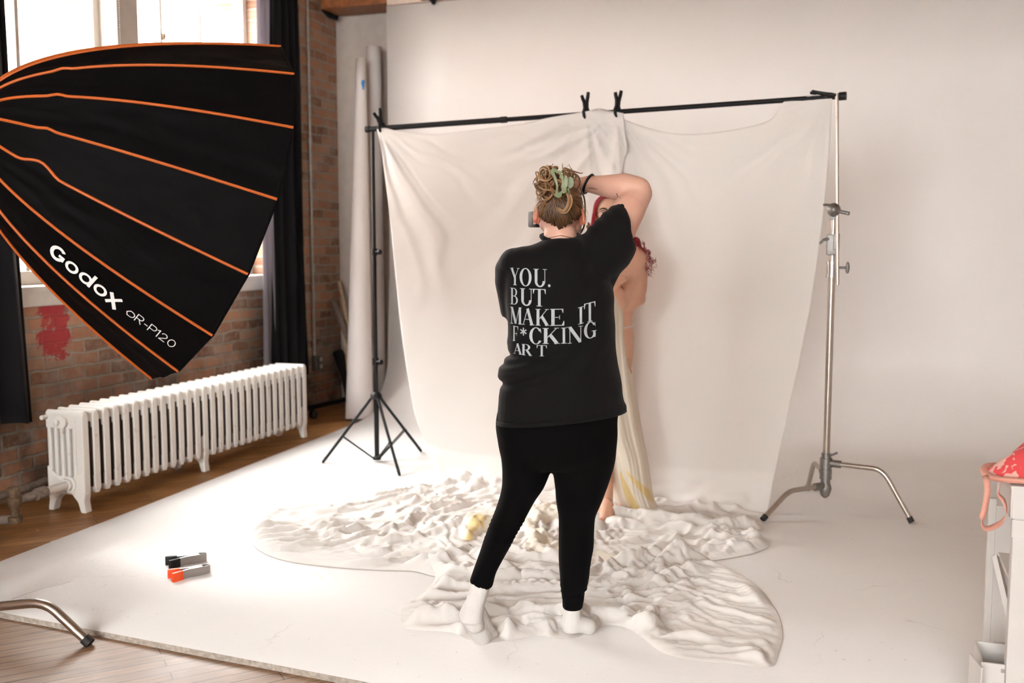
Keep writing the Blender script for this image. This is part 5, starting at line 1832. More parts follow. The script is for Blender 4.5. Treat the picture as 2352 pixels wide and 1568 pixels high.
# ---- T-shirt
sh = MB()
sh.loft(rings_px(dense([(548, 1246, 1330, 0.062, -0.012), (556, 1226, 1343, 0.078, -0.010), (566, 1196, 1356, 0.096, -0.006), (580, 1172, 1372, 0.112, -0.004), (600, 1160, 1388, 0.124, -0.004), (640, 1156, 1403, 0.136, -0.006), (690, 1158, 1411, 0.138, -0.006), (740, 1163, 1412, 0.136, -0.008), (790, 1161, 1413, 0.136, -0.010), (820, 1153, 1416, 0.140, -0.014), (850, 1148, 1421, 0.145, -0.018), (900, 1146, 1430, 0.152, -0.022), (930, 1144, 1434, 0.156, -0.022), (955, 1142.5, 1436.5, 0.158, -0.022, 927), (972, 1141.5, 1438, 0.158, -0.022, 941)])))
# left sleeve, arm lowered
def ring_at(c, u, v, ru, rv, n=32):
    return [tuple(Vector(c) + Vector(u) * ru * math.cos(2 * PI * i / n) + Vector(v) * rv * math.sin(2 * PI * i / n)) for i in range(n)]
def limb_loft(mb, stations):
    """stations: (centre, axis dir, ru (in picture plane), rv (depth))"""
    rr = []
    for c, d, ru, rv in stations:
        d = Vector(d).normalized()
        v = Vector(HV) - d * Vector(HV).dot(d)
        v.normalize()
        u = d.cross(v)
        rr.append(ring_at(c, u, v, ru, rv))
    mb.loft(rr)
dl = (-ZV + HV * 0.35 + AV * 0.03)
limb_loft(sh, [(Pp(1190, 590, 0.0), dl + AV * -0.4, 0.050, 0.070), (Pp(1176, 612, 0.01), dl, 0.058, 0.075), (Pp(1171, 645, 0.03), dl, 0.056, 0.076), (Pp(1174, 680, 0.045), dl, 0.052, 0.074), (Pp(1180, 714, 0.06), dl + AV * 0.35, 0.052, 0.072)])
sh.ellipsoid(Pp(1186, 606, 0.0), (0.060, 0.085, 0.052), RA)
# right sleeve, arm raised
dr_ = Vector(Pp(1446, 520, 0.03)) - Vector(Pp(1370, 600, 0.0)); dr_.normalize()
limb_loft(sh, [(Pp(1345, 625, 0.0), dr_, 0.075, 0.100), (Pp(1372, 600, 0.0), dr_, 0.088, 0.100), (Pp(1400, 568, 0.01), dr_, 0.092, 0.096), (Pp(1424, 540, 0.02), Vector(dr_) * 0.6 + Vector(AV * 0.5 + ZV * 0.16), 0.088, 0.090), (Pp(1443, 521, 0.03), AV * 0.95 + ZV * 0.34, 0.0845, 0.086)])
# slack cloth under the raised arm
sh.rcone(Pp(1436, 578, 0.0), 0.026, Pp(1396, 640, 0.0), 0.030)
sh.rcone(Pp(1410, 590, 0.0), 0.050, Pp(1385, 650, 0.0), 0.040)
sh.rcone(Pp(1300, 566, -0.02), 0.030, Pp(1352, 566, -0.01), 0.036)
me = remesh(sh, 0.0075, 5)
co, nn = mesh_np(me)
a_ = co @ AV - PP0 @ AV; z_ = co[:, 2]
d1 = a_ * 0.75 + z_ * 0.66
fold = np.zeros(len(co))
# drag lines from the raised shoulder to the opposite hip
fold += 0.0095 * (vnoise((a_ * 0.85 - z_ * 0.52) * 22, (a_ * 0.52 + z_ * 0.85) * 3.2, 12)) * sstep(z_, 0.80, 1.0)
# crumpled waist on the left side
wz = np.exp(-((z_ - (0.985 + 0.20 * (a_ + 0.05))) / 0.075) ** 2)
fold += 0.017 * wz * vnoise((z_ - 0.25 * a_) * 42, a_ * 5, 15) * sstep(a_, 0.22, -0.12)
fold -= 0.020 * np.exp(-((z_ - (1.028 + 0.10 * (a_ + 0.1))) / 0.012) ** 2) * sstep(a_, 0.03, -0.10)
fold += 0.005 * vnoise(a_ * 11, z_ * 6, 18)
# puckers along the top of the raised sleeve
pk = np.exp(-(((a_ - 0.16) * 0.8 - (z_ - 1.45) * 0.6) / 0.08) ** 2) * sstep(z_, 1.40, 1.46)
fold += 0.0022 * pk * np.sin((a_ + z_) * 130)
mesh_set(me, co + nn * fold[:, None])
shirt = obj('t_shirt', me, 'shirt', pg, angle=0)
sbv = bvh_of(me)
# hem seam
hm = MB()
rr = rings_px([(962, 1141.5, 1437.5, 0.160, -0.022, 931), (972, 1141, 1438.5, 0.160, -0.022, 941)])
hm.loft(rr, cap=False)
obj('hem', hm, 'shirt', shirt, solid=0.003, angle=0)
col_ = MB()
cpts = [Vector(Pp(1287, 548, -0.006)) + Vector(AV * 0.064 * math.cos(t) + HV * 0.066 * math.sin(t) + ZV * (0.012 * math.sin(t) + 0.004 + 0.004 * math.cos(2 * t))) for t in np.linspace(0, 2 * PI, 48)]
col_.tube(cpts, 0.0085, 8, caps=False)
obj('collar', col_, 'shirt', shirt)

# ---- slogan: high-contrast serif capitals built as shapes, laid on to the back of the shirt
TK, HN, SR = 0.20, 0.05, 0.035
def serif(x, y, wd):
    return quad((x - wd / 2, y - SR / 2), (x + wd / 2, y - SR / 2), (x + wd / 2, y + SR / 2), (x - wd / 2, y + SR / 2))
def vst(x, w_, y0=0.0, y1=1.0):
    return stroke(x, y0, x, y1, w_)
SG = {
    'Y': stroke(0.16, 0.98, 0.50, 0.45, TK) + stroke(0.86, 0.98, 0.52, 0.45, HN) + vst(0.51, TK, 0, 0.5) + serif(0.17, 0.98, 0.34) + serif(0.86, 0.98, 0.28) + serif(0.51, 0.02, 0.36),
    'O': ring_poly(0.5, 0.5, 0.5, 0.51, 0.22, 0.045, 0, 2 * PI),
    'U': vst(0.20, TK, 0.32, 0.98) + vst(0.84, HN, 0.32, 0.98) + ring_poly(0.485, 0.33, 0.385, 0.345, 0.19, 0.075, PI, 2 * PI) + serif(0.20, 0.98, 0.38) + serif(0.84, 0.98, 0.30),
    'B': vst(0.22, TK) + ring_poly(0.46, 0.745, 0.38, 0.25, 0.19, 0.04, -PI / 2, PI / 2) + ring_poly(0.48, 0.265, 0.46, 0.265, 0.21, 0.04, -PI / 2, PI / 2) + serif(0.26, 0.98, 0.5) + serif(0.26, 0.02, 0.5) + stroke(0.25, 0.51, 0.5, 0.51, 0.04),
    'T': vst(0.5, TK) + stroke(0.04, 0.975, 0.96, 0.975, 0.045) + serif(0.5, 0.02, 0.42) + quad((0.03, 0.98), (0.03, 0.72), (0.07, 0.72), (0.16, 0.98)) + quad((0.97, 0.98), (0.84, 0.98), (0.93, 0.72), (0.97, 0.72)),
    'M': vst(0.12, HN) + vst(0.84, TK) + stroke(0.14, 0.98, 0.48, 0.03, TK * 0.9) + stroke(0.78, 0.98, 0.48, 0.03, HN) + serif(0.12, 0.02, 0.24) + serif(0.84, 0.02, 0.30) + serif(0.10, 0.98, 0.2) + serif(0.86, 0.98, 0.26),
    'A': stroke(0.47, 1.0, 0.80, 0.0, TK) + stroke(0.47, 0.97, 0.14, 0.0, HN) + stroke(0.26, 0.34, 0.70, 0.34, 0.04) + serif(0.14, 0.02, 0.26) + serif(0.80, 0.02, 0.36),
    'K': vst(0.20, TK) + stroke(0.30, 0.40, 0.82, 0.98, HN) + stroke(0.44, 0.58, 0.84, 0.02, TK) + serif(0.20, 0.98, 0.36) + serif(0.20, 0.02, 0.36) + serif(0.82, 0.98, 0.28) + serif(0.84, 0.02, 0.32),
    'E': vst(0.26, TK) + stroke(0.1, 0.975, 0.88, 0.975, 0.045) + stroke(0.3, 0.5, 0.66, 0.5, 0.04) + stroke(0.1, 0.025, 0.92, 0.025, 0.045) + quad((0.88, 0.98), (0.76, 0.98), (0.84, 0.76), (0.88, 0.76)) + quad((0.94, 0.02), (0.78, 0.02), (0.90, 0.28), (0.94, 0.28)) + stroke(0.66, 0.38, 0.66, 0.62, 0.04),
    'I': vst(0.5, TK * 1.6) + serif(0.5, 0.98, 0.75) + serif(0.5, 0.02, 0.75),
    'F': vst(0.26, TK) + stroke(0.1, 0.975, 0.92, 0.975, 0.045) + stroke(0.3, 0.5, 0.7, 0.5, 0.04) + serif(0.26, 0.02, 0.42) + quad((0.92, 0.98), (0.78, 0.98), (0.87, 0.74), (0.92, 0.74)) + stroke(0.70, 0.38, 0.70, 0.62, 0.04),
    '*': sum([stroke(0.5 - 0.46 * math.cos(t), 0.5 - 0.46 * math.sin(t), 0.5 + 0.46 * math.cos(t), 0.5 + 0.46 * math.sin(t), 0.15) for t in (PI / 2, PI / 2 + PI / 3, PI / 2 - PI / 3)], []),
    'C': ring_poly(0.55, 0.5, 0.53, 0.51, 0.24, 0.045, 0.62, 2 * PI - 0.62) + quad((0.92, 0.98), (0.86, 0.86), (0.92, 0.68), (0.96, 0.68)) ,
    'N': vst(0.16, HN) + vst(0.86, HN) + stroke(0.16, 0.97, 0.83, 0.03, TK) + serif(0.14, 0.02, 0.26) + serif(0.10, 0.98, 0.24) + serif(0.86, 0.98, 0.28),
    'G': ring_poly(0.52, 0.5, 0.52, 0.51, 0.24, 0.045, 0.62, 2 * PI - 0.5) + vst(0.84, TK, 0.05, 0.42) + serif(0.82, 0.43, 0.40) + quad((0.90, 0.98), (0.84, 0.86), (0.90, 0.70), (0.94, 0.70)),
    'R': vst(0.20, TK) + ring_poly(0.42, 0.735, 0.40, 0.26, 0.20, 0.04, -PI / 2, PI / 2) + stroke(0.22, 0.495, 0.45, 0.495, 0.04) + stroke(0.50, 0.49, 0.84, 0.02, TK) + serif(0.22, 0.98, 0.4) + serif(0.20, 0.02, 0.38) + serif(0.88, 0.02, 0.24),
    '.': ring_poly(0.5, 0.5, 0.5, 0.5, 0.49, 0.49, 0, 2 * PI, 20),
}
z6 = lambda x, y: (1100 + x / 3.409, 340 + y / 3.409)
z7 = lambda x, y: (1050 + x / 3.135, 700 + y / 3.135)
# letter boxes: (char, left, right, top, bottom, rise) in the zoomed pictures; rise lifts the right side
LB = []
for ch, x0, x1, y0, y1, rs in (('Y', 243, 317, 940, 1076, 2), ('O', 318, 412, 941, 1082, 4), ('U', 426, 533, 946, 1086, 3), ('.', 540, 560, 1064, 1087, 0),
                               ('B', 243, 308, 1098, 1230, 2), ('U', 320, 426, 1100, 1236, 4), ('T', 420, 526, 1102, 1238, 2),
                               ('M', 243, 335, 1250, 1385, 3), ('A', 331, 436, 1258, 1386, 2), ('K', 440, 552, 1258, 1388, 0), ('E', 545, 676, 1256, 1389, -2),
                               ('I', 768, 826, 1242, 1374, -16), ('T', 820, 916, 1208, 1358, -22)):
    LB.append((ch, z6, x0, x1, y0, y1, rs))
for ch, x0, x1, y0, y1, rs in (('F', 396, 442, 160, 266, 2), ('*', 450, 504, 165, 224, 0), ('C', 518, 608, 162, 282, 0), ('K', 612, 738, 164, 278, -3), ('I', 740, 795, 162, 274, -4), ('N', 792, 905, 152, 270, -10), ('G', 912, 1003, 122, 240, -12),
                               ('A', 400, 470, 282, 362, 3), ('R', 462, 540, 284, 366, 2), ('T', 570, 648, 288, 368, 2)):
    LB.append((ch, z7, x0, x1, y0, y1, rs))
def at_depth(x, y):
    return Pp(x, y, -0.13)
allV, allF = [], []
for ch, zf, x0, x1, y0, y1, rs in LB:
    V, F = subdivide(SG[ch], 0.14)
    o_ = len(allV)
    for u, v in V:
        allV.append(zf(x0 + (x1 - x0) * u, y1 + (y0 - y1) * v + rs * (u - 0.5)))
    allF += [tuple(i + o_ for i in f) for f in F]
slog = decal_on(sbv, allV, allF, at_depth, 0.0022, shirt, 'slogan', 'shirt_print')

# ---- socks and feet
def sock(name, ank_rows, foot_pts, parent):
    mb = MB()
    mb.loft(rings_px(dense(ank_rows)))
    for a, ra, b, rb2 in foot_pts:
        mb.rcone(a, ra, b, rb2)
    return obj(name, remesh(mb, 0.0055, 6), 'sock', parent, angle=0)
# left foot: heel lifted, toes planted and pointing right
tz = 0.033
hl = Vector(Pp(1078, 1412, -0.115)); ball = Vector(fl(1107, 1459, tz + 0.012)); toe = Vector(fl(1132, 1455, tz + 0.006))
sock('sock', [(1332, 1080, 1126, 0.040, -0.095, 1344), (1350, 1079, 1122, 0.039, -0.100, 1362), (1380, 1069, 1114, 0.040, -0.108, 1386), (1400, 1058, 1111, 0.043, -0.115, 1404), (1425, 1056, 1110, 0.042, -0.12, 1425)],
     [(hl + Vector(-AV * 0.002), 0.033, hl + Vector(AV * 0.018 - ZV * 0.03), 0.034), (hl, 0.036, ball, 0.036), (hl + Vector(AV * 0.03 + HV * 0.02), 0.030, ball + Vector(AV * 0.02 + HV * 0.03), 0.028), (ball, 0.034, ball + Vector(HV * 0.04), 0.026), (ball, 0.032, toe, 0.021), (ball + Vector(HV * 0.03), 0.026, toe + Vector(HV * 0.045), 0.016)], pg)
ribL = MB().loft(rings_px([(1331, 1078.5, 1127, 0.0415, -0.094, 1345), (1336, 1078, 1127, 0.0425, -0.095, 1349), (1344, 1078, 1126, 0.042, -0.097, 1356)]), cap=False)
# right foot: flat, turned out to the right
hr = Vector(Pp(1311, 1446, 0.004)); hr.z = 0.070
br2 = Vector(fl(1352, 1441, tz + 0.012)); tr = Vector(fl(1367, 1431, tz + 0.004))
sock('sock', [(1388, 1295, 1336, 0.038, 0.004), (1410, 1293, 1335, 0.038, 0.006), (1430, 1291, 1336, 0.042, 0.010), (1446, 1290, 1338, 0.045, 0.014)],
     [(hr, 0.034, hr + Vector(AV * 0.01 + HV * 0.02 - ZV * 0.004), 0.036), (hr, 0.034, br2 + Vector(ZV * 0.005), 0.030), (hr + Vector(HV * 0.05 + ZV * 0.03), 0.038, br2 + Vector(HV * 0.05), 0.024), (br2, 0.028, tr, 0.020), (br2 + Vector(HV * 0.05), 0.024, tr + Vector(HV * 0.05), 0.017), (tr, 0.020, tr + Vector(HV * 0.05), 0.017)], pg)

# ---- hair swept up into a knot
rng = random.Random(12)
hr_mb = MB()
strand_vals = []
def hair_add(fn, val):
    n0 = len(hr_mb.v)
    fn()
    strand_vals.extend([val] * (len(hr_mb.v) - n0))
HR = (0.0765, 0.096, 0.106)
def hp(az_, el_, k=1.0):
    """point on the head: az 0 = back (towards the lens), +right"""
    d = Vector(AV) * math.sin(az_) * math.cos(el_) * HR[0] - Vector(HV) * math.cos(az_) * math.cos(el_) * HR[1] + Vector(ZV) * math.sin(el_) * HR[2]
    return HC + d * k
cap_ = MB().ellipsoid(HC + Vector(ZV * 0.006), (0.0745, 0.094, 0.100), RA, 40, 24)
# base cap under the strands, cut at the hairline
vs_k = [Vector(p) for p in cap_.v]
def keep_cap(p):
    d = p - HC
    f = d.dot(Vector(HV)); z = d.z; s_ = abs(d.dot(Vector(AV)))
    return z > (-0.048 + 0.35 * max(0, s_ - 0.03) + max(0, f + 0.03) * 1.3)
fk = [f for f in cap_.f if all(keep_cap(vs_k[i]) for i in f)]
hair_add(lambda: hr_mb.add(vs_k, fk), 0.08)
KN = Vector(Pp(1281, 436, -0.075))                     # knot, towards the lens
def strand(p_list, r0, r1, n=7):
    P = catmull([tuple(p) for p in p_list], 5)
    m = len(P)
    hr_mb.tube(P, [r0 * (0.45 + 0.55 * math.sin(PI * min(1, 0.15 + 0.85 * i / (m - 1)))) * (1 - (1 - r1 / r0) * i / (m - 1)) for i in range(m)], n)
for k in range(330):
    az0 = rng.uniform(-2.3, 2.3)
    el0 = -0.52 + 0.34 * abs(az0) + rng.uniform(-0.12, 0.10) if abs(az0) < 1.2 else rng.uniform(0.02, 0.75)
    if rng.random() < 0.25:
        el0 = rng.uniform(-0.3, 0.9) if abs(az0) < 0.9 else rng.uniform(0.1, 0.9)
    tz_ = KN + Vector((rng.uniform(-0.028, 0.028), rng.uniform(-0.012, 0.012), rng.uniform(-0.03, 0.03)))
    d = tz_ - HC
    azk = math.atan2(d.dot(Vector(AV)) / HR[0], -d.dot(Vector(HV)) / HR[1]); elk = math.asin(max(-1, min(1, d.z / d.length)))
    pts = []
    lift = rng.uniform(1.0, 1.035)
    for t in (0, 0.25, 0.5, 0.75):
        tt_ = t
        pts.append(hp(az0 + (azk - az0) * tt_ + 0.12 * math.sin(PI * t) * rng.uniform(-1, 1), el0 + (elk - el0) * tt_, lift + 0.02 * math.sin(PI * t)))
    pts.append(tz_)
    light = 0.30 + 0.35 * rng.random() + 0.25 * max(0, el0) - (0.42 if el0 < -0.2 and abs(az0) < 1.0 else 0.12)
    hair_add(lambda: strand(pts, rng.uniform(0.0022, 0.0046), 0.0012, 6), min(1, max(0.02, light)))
# curls of the knot
for k in range(85):
    c = KN + Vector(AV * rng.uniform(-0.068, 0.045) + HV * rng.uniform(-0.020, 0.050) + ZV * rng.uniform(-0.010, 0.062))
    r_ = rng.uniform(0.012, 0.030)
    ax_ = Vector((rng.uniform(-1, 1), rng.uniform(-1, 1), rng.uniform(-1, 1))).normalized()
    a = ax_.orthogonal().normalized(); b = ax_.cross(a)
    t0_ = rng.uniform(0, 6.28); sp_ = rng.uniform(2.6, 5.2)
    pts = [c + (a * math.cos(t0_ + sp_ * t) + b * math.sin(t0_ + sp_ * t)) * r_ * (1 + 0.3 * t) + ax_ * 0.02 * t for t in np.linspace(0, 1, 9)]
    hair_add(lambda: strand(pts, rng.uniform(0.0035, 0.0075), 0.002, 7), rng.uniform(0.25, 0.9))
# loose lock falling from the clip
lk = [Pp(1300, 432, -0.105), Pp(1309, 452, -0.11), Pp(1308, 470, -0.105), Pp(1296, 486, -0.10), Pp(1280, 478, -0.098)]
for k in range(10):
    j = Vector((rng.uniform(-0.006, 0.006), rng.uniform(-0.006, 0.006), rng.uniform(-0.006, 0.006)))
    hair_add(lambda: strand([Vector(p) + j for p in lk], 0.0035, 0.0018, 6), rng.uniform(0.55, 0.95))
# flyaways and face-framing wisps
for k in range(34):
    side = -1 if k % 3 else 1
    b0_ = hp(side * rng.uniform(1.0, 1.6), rng.uniform(0.1, 0.9), 1.0)
    e_ = b0_ + Vector(AV * side * rng.uniform(0.004, 0.022) - ZV * rng.uniform(0.03, 0.10) + HV * rng.uniform(-0.02, 0.02))
    m_ = b0_.lerp(e_, 0.5) + Vector(AV * side * 0.010)
    hair_add(lambda: strand([b0_, m_, e_], 0.0009, 0.0004, 5), rng.uniform(0.8, 1.0))
for k in range(14):
    b0_ = KN + Vector(AV * rng.uniform(-0.04, 0.04) + ZV * rng.uniform(0.04, 0.065) + HV * 0.02)
    e_ = b0_ + Vector(AV * rng.uniform(-0.03, 0.03) + ZV * rng.uniform(0.008, 0.03))
    hair_add(lambda: strand([b0_, b0_.lerp(e_, 0.5) + Vector(AV * rng.uniform(-0.008, 0.008)), e_], 0.0008, 0.0004, 5), rng.uniform(0.6, 1.0))
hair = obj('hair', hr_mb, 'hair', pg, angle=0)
at_ = hair.data.attributes.new('strand', 'FLOAT', 'POINT')
at_.data.foreach_set('value', np.array(strand_vals, dtype=np.float32))

# ---- claw clip
z8 = lambda x, y: (1180 + x / 8.25, 370 + y / 8.25)
outer_c = [(760, 135), (810, 145), (835, 180), (880, 180), (920, 210), (945, 300), (955, 400), (985, 480), (1003, 560), (990, 600), (950, 615), (915, 620), (910, 660), (870, 690), (820, 690), (775, 660), (765, 640), (785, 600), (800, 500), (790, 420), (760, 340), (735, 280), (705, 240), (700, 170), (725, 142)]
inner_c = [(770, 205), (810, 225), (850, 235), (870, 265), (865, 310), (895, 335), (915, 390), (905, 450), (895, 480), (910, 530), (895, 570), (860, 590), (845, 600), (838, 560), (842, 480), (832, 400), (812, 320), (785, 260)]
clp = MB()
oc = catmull(outer_c, 4, closed=True); ic = catmull(inner_c, 4, closed=True)
NC = 120
def resamp_closed(P, n, start):
    P = np.array(P); i0 = np.argmin(((P - np.array(start)) ** 2).sum(1)); P = np.roll(P, -i0, 0); P = np.vstack([P, P[:1]])
    d = np.r_[0, np.cumsum(np.linalg.norm(np.diff(P, axis=0), axis=1))]
    t = np.linspace(0, d[-1], n, endpoint=False)
    return np.stack([np.interp(t, d, P[:, k]) for k in (0, 1)], 1)
oc = resamp_closed(oc, NC, (760, 135)); ic = resamp_closed(ic, NC, (770, 205))
def clip_pt(p, layer):
    x, y = z8(*p)
    bend = 0.010 * ((p[1] - 410) / 280.0) ** 2
    return Pp(x, y, -0.142 + bend + 0.004 * layer)
vs = [clip_pt(p, 0) for p in oc] + [clip_pt(p, 0) for p in ic] + [clip_pt(p, 1) for p in ic] + [clip_pt(p, 1) for p in oc]
fs = []
for r_ in range(4):
    for i in range(NC):
        a0_, a1_ = r_ * NC + i, r_ * NC + (i + 1) % NC
        b0_, b1_ = ((r_ + 1) % 4) * NC + i, ((r_ + 1) % 4) * NC + (i + 1) % NC
        fs.append((a0_, a1_, b1_, b0_))
clp.add(vs, fs)
clip = obj('hair_claw', clp, 'claw', hair, angle=40, bevel=0.001)
clip['label'] = 'jade green claw clip'
lev = MB()
for (x0, y0, rx_, ry_, o_) in ((990, 385, 40, 120, -0.150), (1070, 405, 72, 110, -0.135)):
    vs = []
    for lay in (0, 1):
        for i in range(32):
            t = 2 * PI * i / 32
            vs.append(Pp(*z8(x0 + rx_ * math.cos(t), y0 + ry_ * math.sin(t)), o_ + 0.006 * lay))
    n0 = len(lev.v)
    lev.add(vs, [tuple(range(32))[::-1], tuple(range(32, 64))] + [(i, (i + 1) % 32, 32 + (i + 1) % 32, 32 + i) for i in range(32)])
lev.tube([Pp(*z8(1030, 500), -0.135), Pp(*z8(1045, 600), -0.12), Pp(*z8(1050, 640), -0.10)], 0.004, 8)
obj('clip_lever', lev, 'claw', clip, angle=40, bevel=0.001)
rs_ = MB()
for x, y in ((918, 235), (926, 288), (965, 488), (975, 546), (950, 586)):
    rs_.ellipsoid(Pp(*z8(x, y), -0.143), (0.0016, 0.0016, 0.0016), n=8, m=6)
obj('rhinestones', rs_, 'print', clip)

# ---- jewellery and wristband
nk_ = MB()
cc = Vector(Pp(1287, 541, -0.010))
ncp = []
for t in np.linspace(PI * 1.02, PI * 1.98, 26):
    p = cc + Vector(AV * 0.12 * math.cos(t) + HV * 0.12 * math.sin(t))
    d = (cc - p).normalized()
    hit = body_bvh.ray_cast(p + Vector((0, 0, -0.012 * abs(math.cos(t)))), d, 0.3)
    if hit[0]:
        ncp.append(hit[0] - d * 0.0015)
if len(ncp) > 3:
    nk_.tube(ncp, 0.0011, 6)
    obj('necklace', nk_, 'gold', pg)
wbm = MB()
ad = (elR - wrR).normalized()
wc = wrR.lerp(elR, 0.035)
v_ = Vector(HV) - ad * Vector(HV).dot(ad); v_.normalize(); u_ = ad.cross(v_)
ringw = [wc + u_ * 0.0325 * math.cos(t) + v_ * 0.0335 * math.sin(t) + ad * 0.010 * math.cos(t) for t in np.linspace(0, 2 * PI, 40)]
wbm.tube(ringw, 0.0048, 10, caps=False)
obj('wristband', wbm, 'black_plastic', pg)

# ---- her camera, held upright
camera_o = thing('camera', 'black camera held upright to the face of the photographer, grip on top', 'camera', tuple(Pp(1300, 480, 0.17)))
CR = RA
def cpt(a, f, z):
    return HC + Vector(AV) * a + Vector(HV) * f + Vector(ZV) * z
cb_ = MB().box(cpt(0.030, 0.165, 0.005), (0.105, 0.062, 0.150), CR, 0.010).box(cpt(0.030, 0.185, 0.066), (0.100, 0.050, 0.036), CR, 0.012)
obj('camera_body', cb_, 'black_plastic', camera_o, smooth=True)
obj('lens', MB().lathe(cpt(0.030, 0.19, -0.005), tuple(HV), [(0, 0.036), (0.02, 0.038), (0.022, 0.041), (0.09, 0.043), (0.092, 0.046), (0.11, 0.046), (0.112, 0.040)], 32), 'black_plastic', camera_o)
obj('eyecup', MB().box(cpt(-0.015, 0.128, 0.005), (0.034, 0.02, 0.045), CR, 0.006), 'rubber', camera_o)
tg = obj('flash_trigger', MB().box(cpt(-0.075, 0.12, -0.026), (0.045, 0.062, 0.056), RA @ Matrix.Rotation(0.5, 3, 'Z'), 0.006), 'black_plastic', camera_o)
obj('trigger_screen', MB().box(cpt(-0.0785, 0.086, -0.022), (0.022, 0.003, 0.044), RA @ Matrix.Rotation(0.25, 3, 'Z'), 0.001), 'pink', tg, smooth=False)
stp = MB()
ribbon([tuple(p) for p in (cpt(0.075, 0.12, 0.085), cpt(0.089, 0.09, 0.045), cpt(0.092, 0.08, 0.0), cpt(0.088, 0.09, -0.05), cpt(0.078, 0.13, -0.076))], 0.030, stp, HV)
obj('strap', stp, 'dark_wood', camera_o, solid=0.004, angle=0)

# ================================================================== MODEL BEHIND HER
MP0 = np.array([-0.98, 5.02, 0.0]); MH = MP0 / np.linalg.norm(MP0); MA = np.array([MH[1], -MH[0], 0.0])
def Pm(x, y, off=0.0):
    return on_plane(x, y, MP0 + MH * off, MH)
RM = Matrix((tuple(MA), tuple(MH), (0, 0, 1))).transposed()
def rings_m(rows, n=36, sq=2.2):
    return rings_px(rows, n, sq, MA, MH, Pm)
mo = thing('person', 'model with long red hair and glasses, wrapped in pale yellow fabric, standing behind the photographer', 'person', (MP0[0], MP0[1], 0.02))
mb_ = MB()
MC = Vector(Pm(1402, 494, 0.0))
def mp(a, f, z):
    """face frame: a right in the photo, f towards the lens, z up"""
    return MC + Vector(MA) * a - Vector(MH) * f + Vector(ZV) * z
mb_.ellipsoid(mp(0, -0.015, 0.018), (0.073, 0.092, 0.092), RM)
mb_.ellipsoid(mp(0, 0.012, -0.045), (0.060, 0.066, 0.075), RM)
mb_.ellipsoid(mp(0, 0.045, -0.088), (0.030, 0.028, 0.026), RM)                    # chin
mb_.rcone(mp(0, 0.070, 0.012), 0.0085, mp(0, 0.092, -0.028), 0.0125)              # nose
mb_.ellipsoid(mp(-0.012, 0.078, -0.032), (0.009, 0.010, 0.008), RM); mb_.ellipsoid(mp(0.012, 0.078, -0.032), (0.009, 0.010, 0.008), RM)
for s in (-1, 1):
    mb_.ellipsoid(mp(s * 0.036, 0.048, -0.030), (0.024, 0.024, 0.022), RM)          # cheeks
    mb_.rcone(mp(s * 0.014, 0.072, 0.024), 0.008, mp(s * 0.048, 0.056, 0.022), 0.008)   # brow ridge
    mb_.ellipsoid(mp(s * 0.072, -0.012, -0.012), (0.009, 0.016, 0.028), RM, 12, 8)
mb_.rcone(mp(0.006, -0.02, -0.06), 0.048, Vector(Pm(1425, 580, 0.02)), 0.056)
# trunk, hips and legs
mb_.loft(rings_m(dense([(558, 1398, 1450, 0.055, 0.02), (572, 1376, 1474, 0.075, 0.02), (595, 1364, 1484, 0.090, 0.02), (630, 1362, 1487, 0.105, 0.02), (662, 1364, 1486, 0.112, 0.02), (690, 1366, 1479, 0.112, 0.02), (704, 1370, 1468, 0.110, 0.02), (714, 1374, 1455, 0.106, 0.02), (735, 1374, 1452, 0.108, 0.02), (750, 1372, 1453, 0.112, 0.02), (770, 1368, 1456, 0.120, 0.02), (800, 1362, 1456, 0.128, 0.02), (835, 1360, 1452, 0.126, 0.02), (870, 1362, 1444, 0.112, 0.02)])))
mb_.ellipsoid(Pm(1468, 686, 0.02), (0.034, 0.075, 0.036), RM)
# legs: the one at the viewer's left steps forward with the foot visible
mb_.loft(rings_m(dense([(850, 1362, 1412, 0.082, 0.0), (930, 1364, 1410, 0.075, -0.01), (1010, 1374, 1409, 0.056, -0.03), (1060, 1378, 1409, 0.054, -0.05), (1100, 1378, 1409, 0.050, -0.07), (1140, 1376, 1408, 0.042, -0.10), (1165, 1374, 1408, 0.036, -0.12), (1182, 1374, 1407, 0.032, -0.14)])))
mb_.loft(rings_m(dense([(850, 1410, 1452, 0.082, 0.03), (930, 1412, 1448, 0.074, 0.03), (1010, 1416, 1445, 0.054, 0.04), (1060, 1416, 1444, 0.052, 0.05), (1110, 1418, 1440, 0.036, 0.05), (1140, 1420, 1440, 0.032, 0.05)])))
ft_ = Vector(fl(1392, 1186, 0.058))
mb_.rcone(ft_ + Vector(MH * 0.10 + ZV * 0.03), 0.034, ft_ + Vector(-MA * 0.008 - ZV * 0.008), 0.028)
mb_.rcone(ft_ + Vector(MH * 0.06 + MA * 0.012 + ZV * 0.01), 0.030, ft_ + Vector(MA * 0.022 - ZV * 0.012), 0.022)
for q in range(5):
    c = ft_ + Vector(MA * (-0.030 + 0.0145 * q) - MH * (0.010 - 0.003 * abs(q - 1)) - ZV * 0.012)
    r_ = 0.0125 - 0.0013 * q
    mb_.rcone(c + Vector(MH * 0.03), r_, c - Vector(MH * 0.022 * (1 - 0.1 * q)), r_ * 0.9, 10)
f2 = Vector(Pm(1430, 1150, 0.05)); f2.z = 0.055
mb_.rcone(f2 + Vector(ZV * 0.03), 0.034, f2 - Vector(MH * 0.10) - Vector(ZV * 0.01), 0.026)
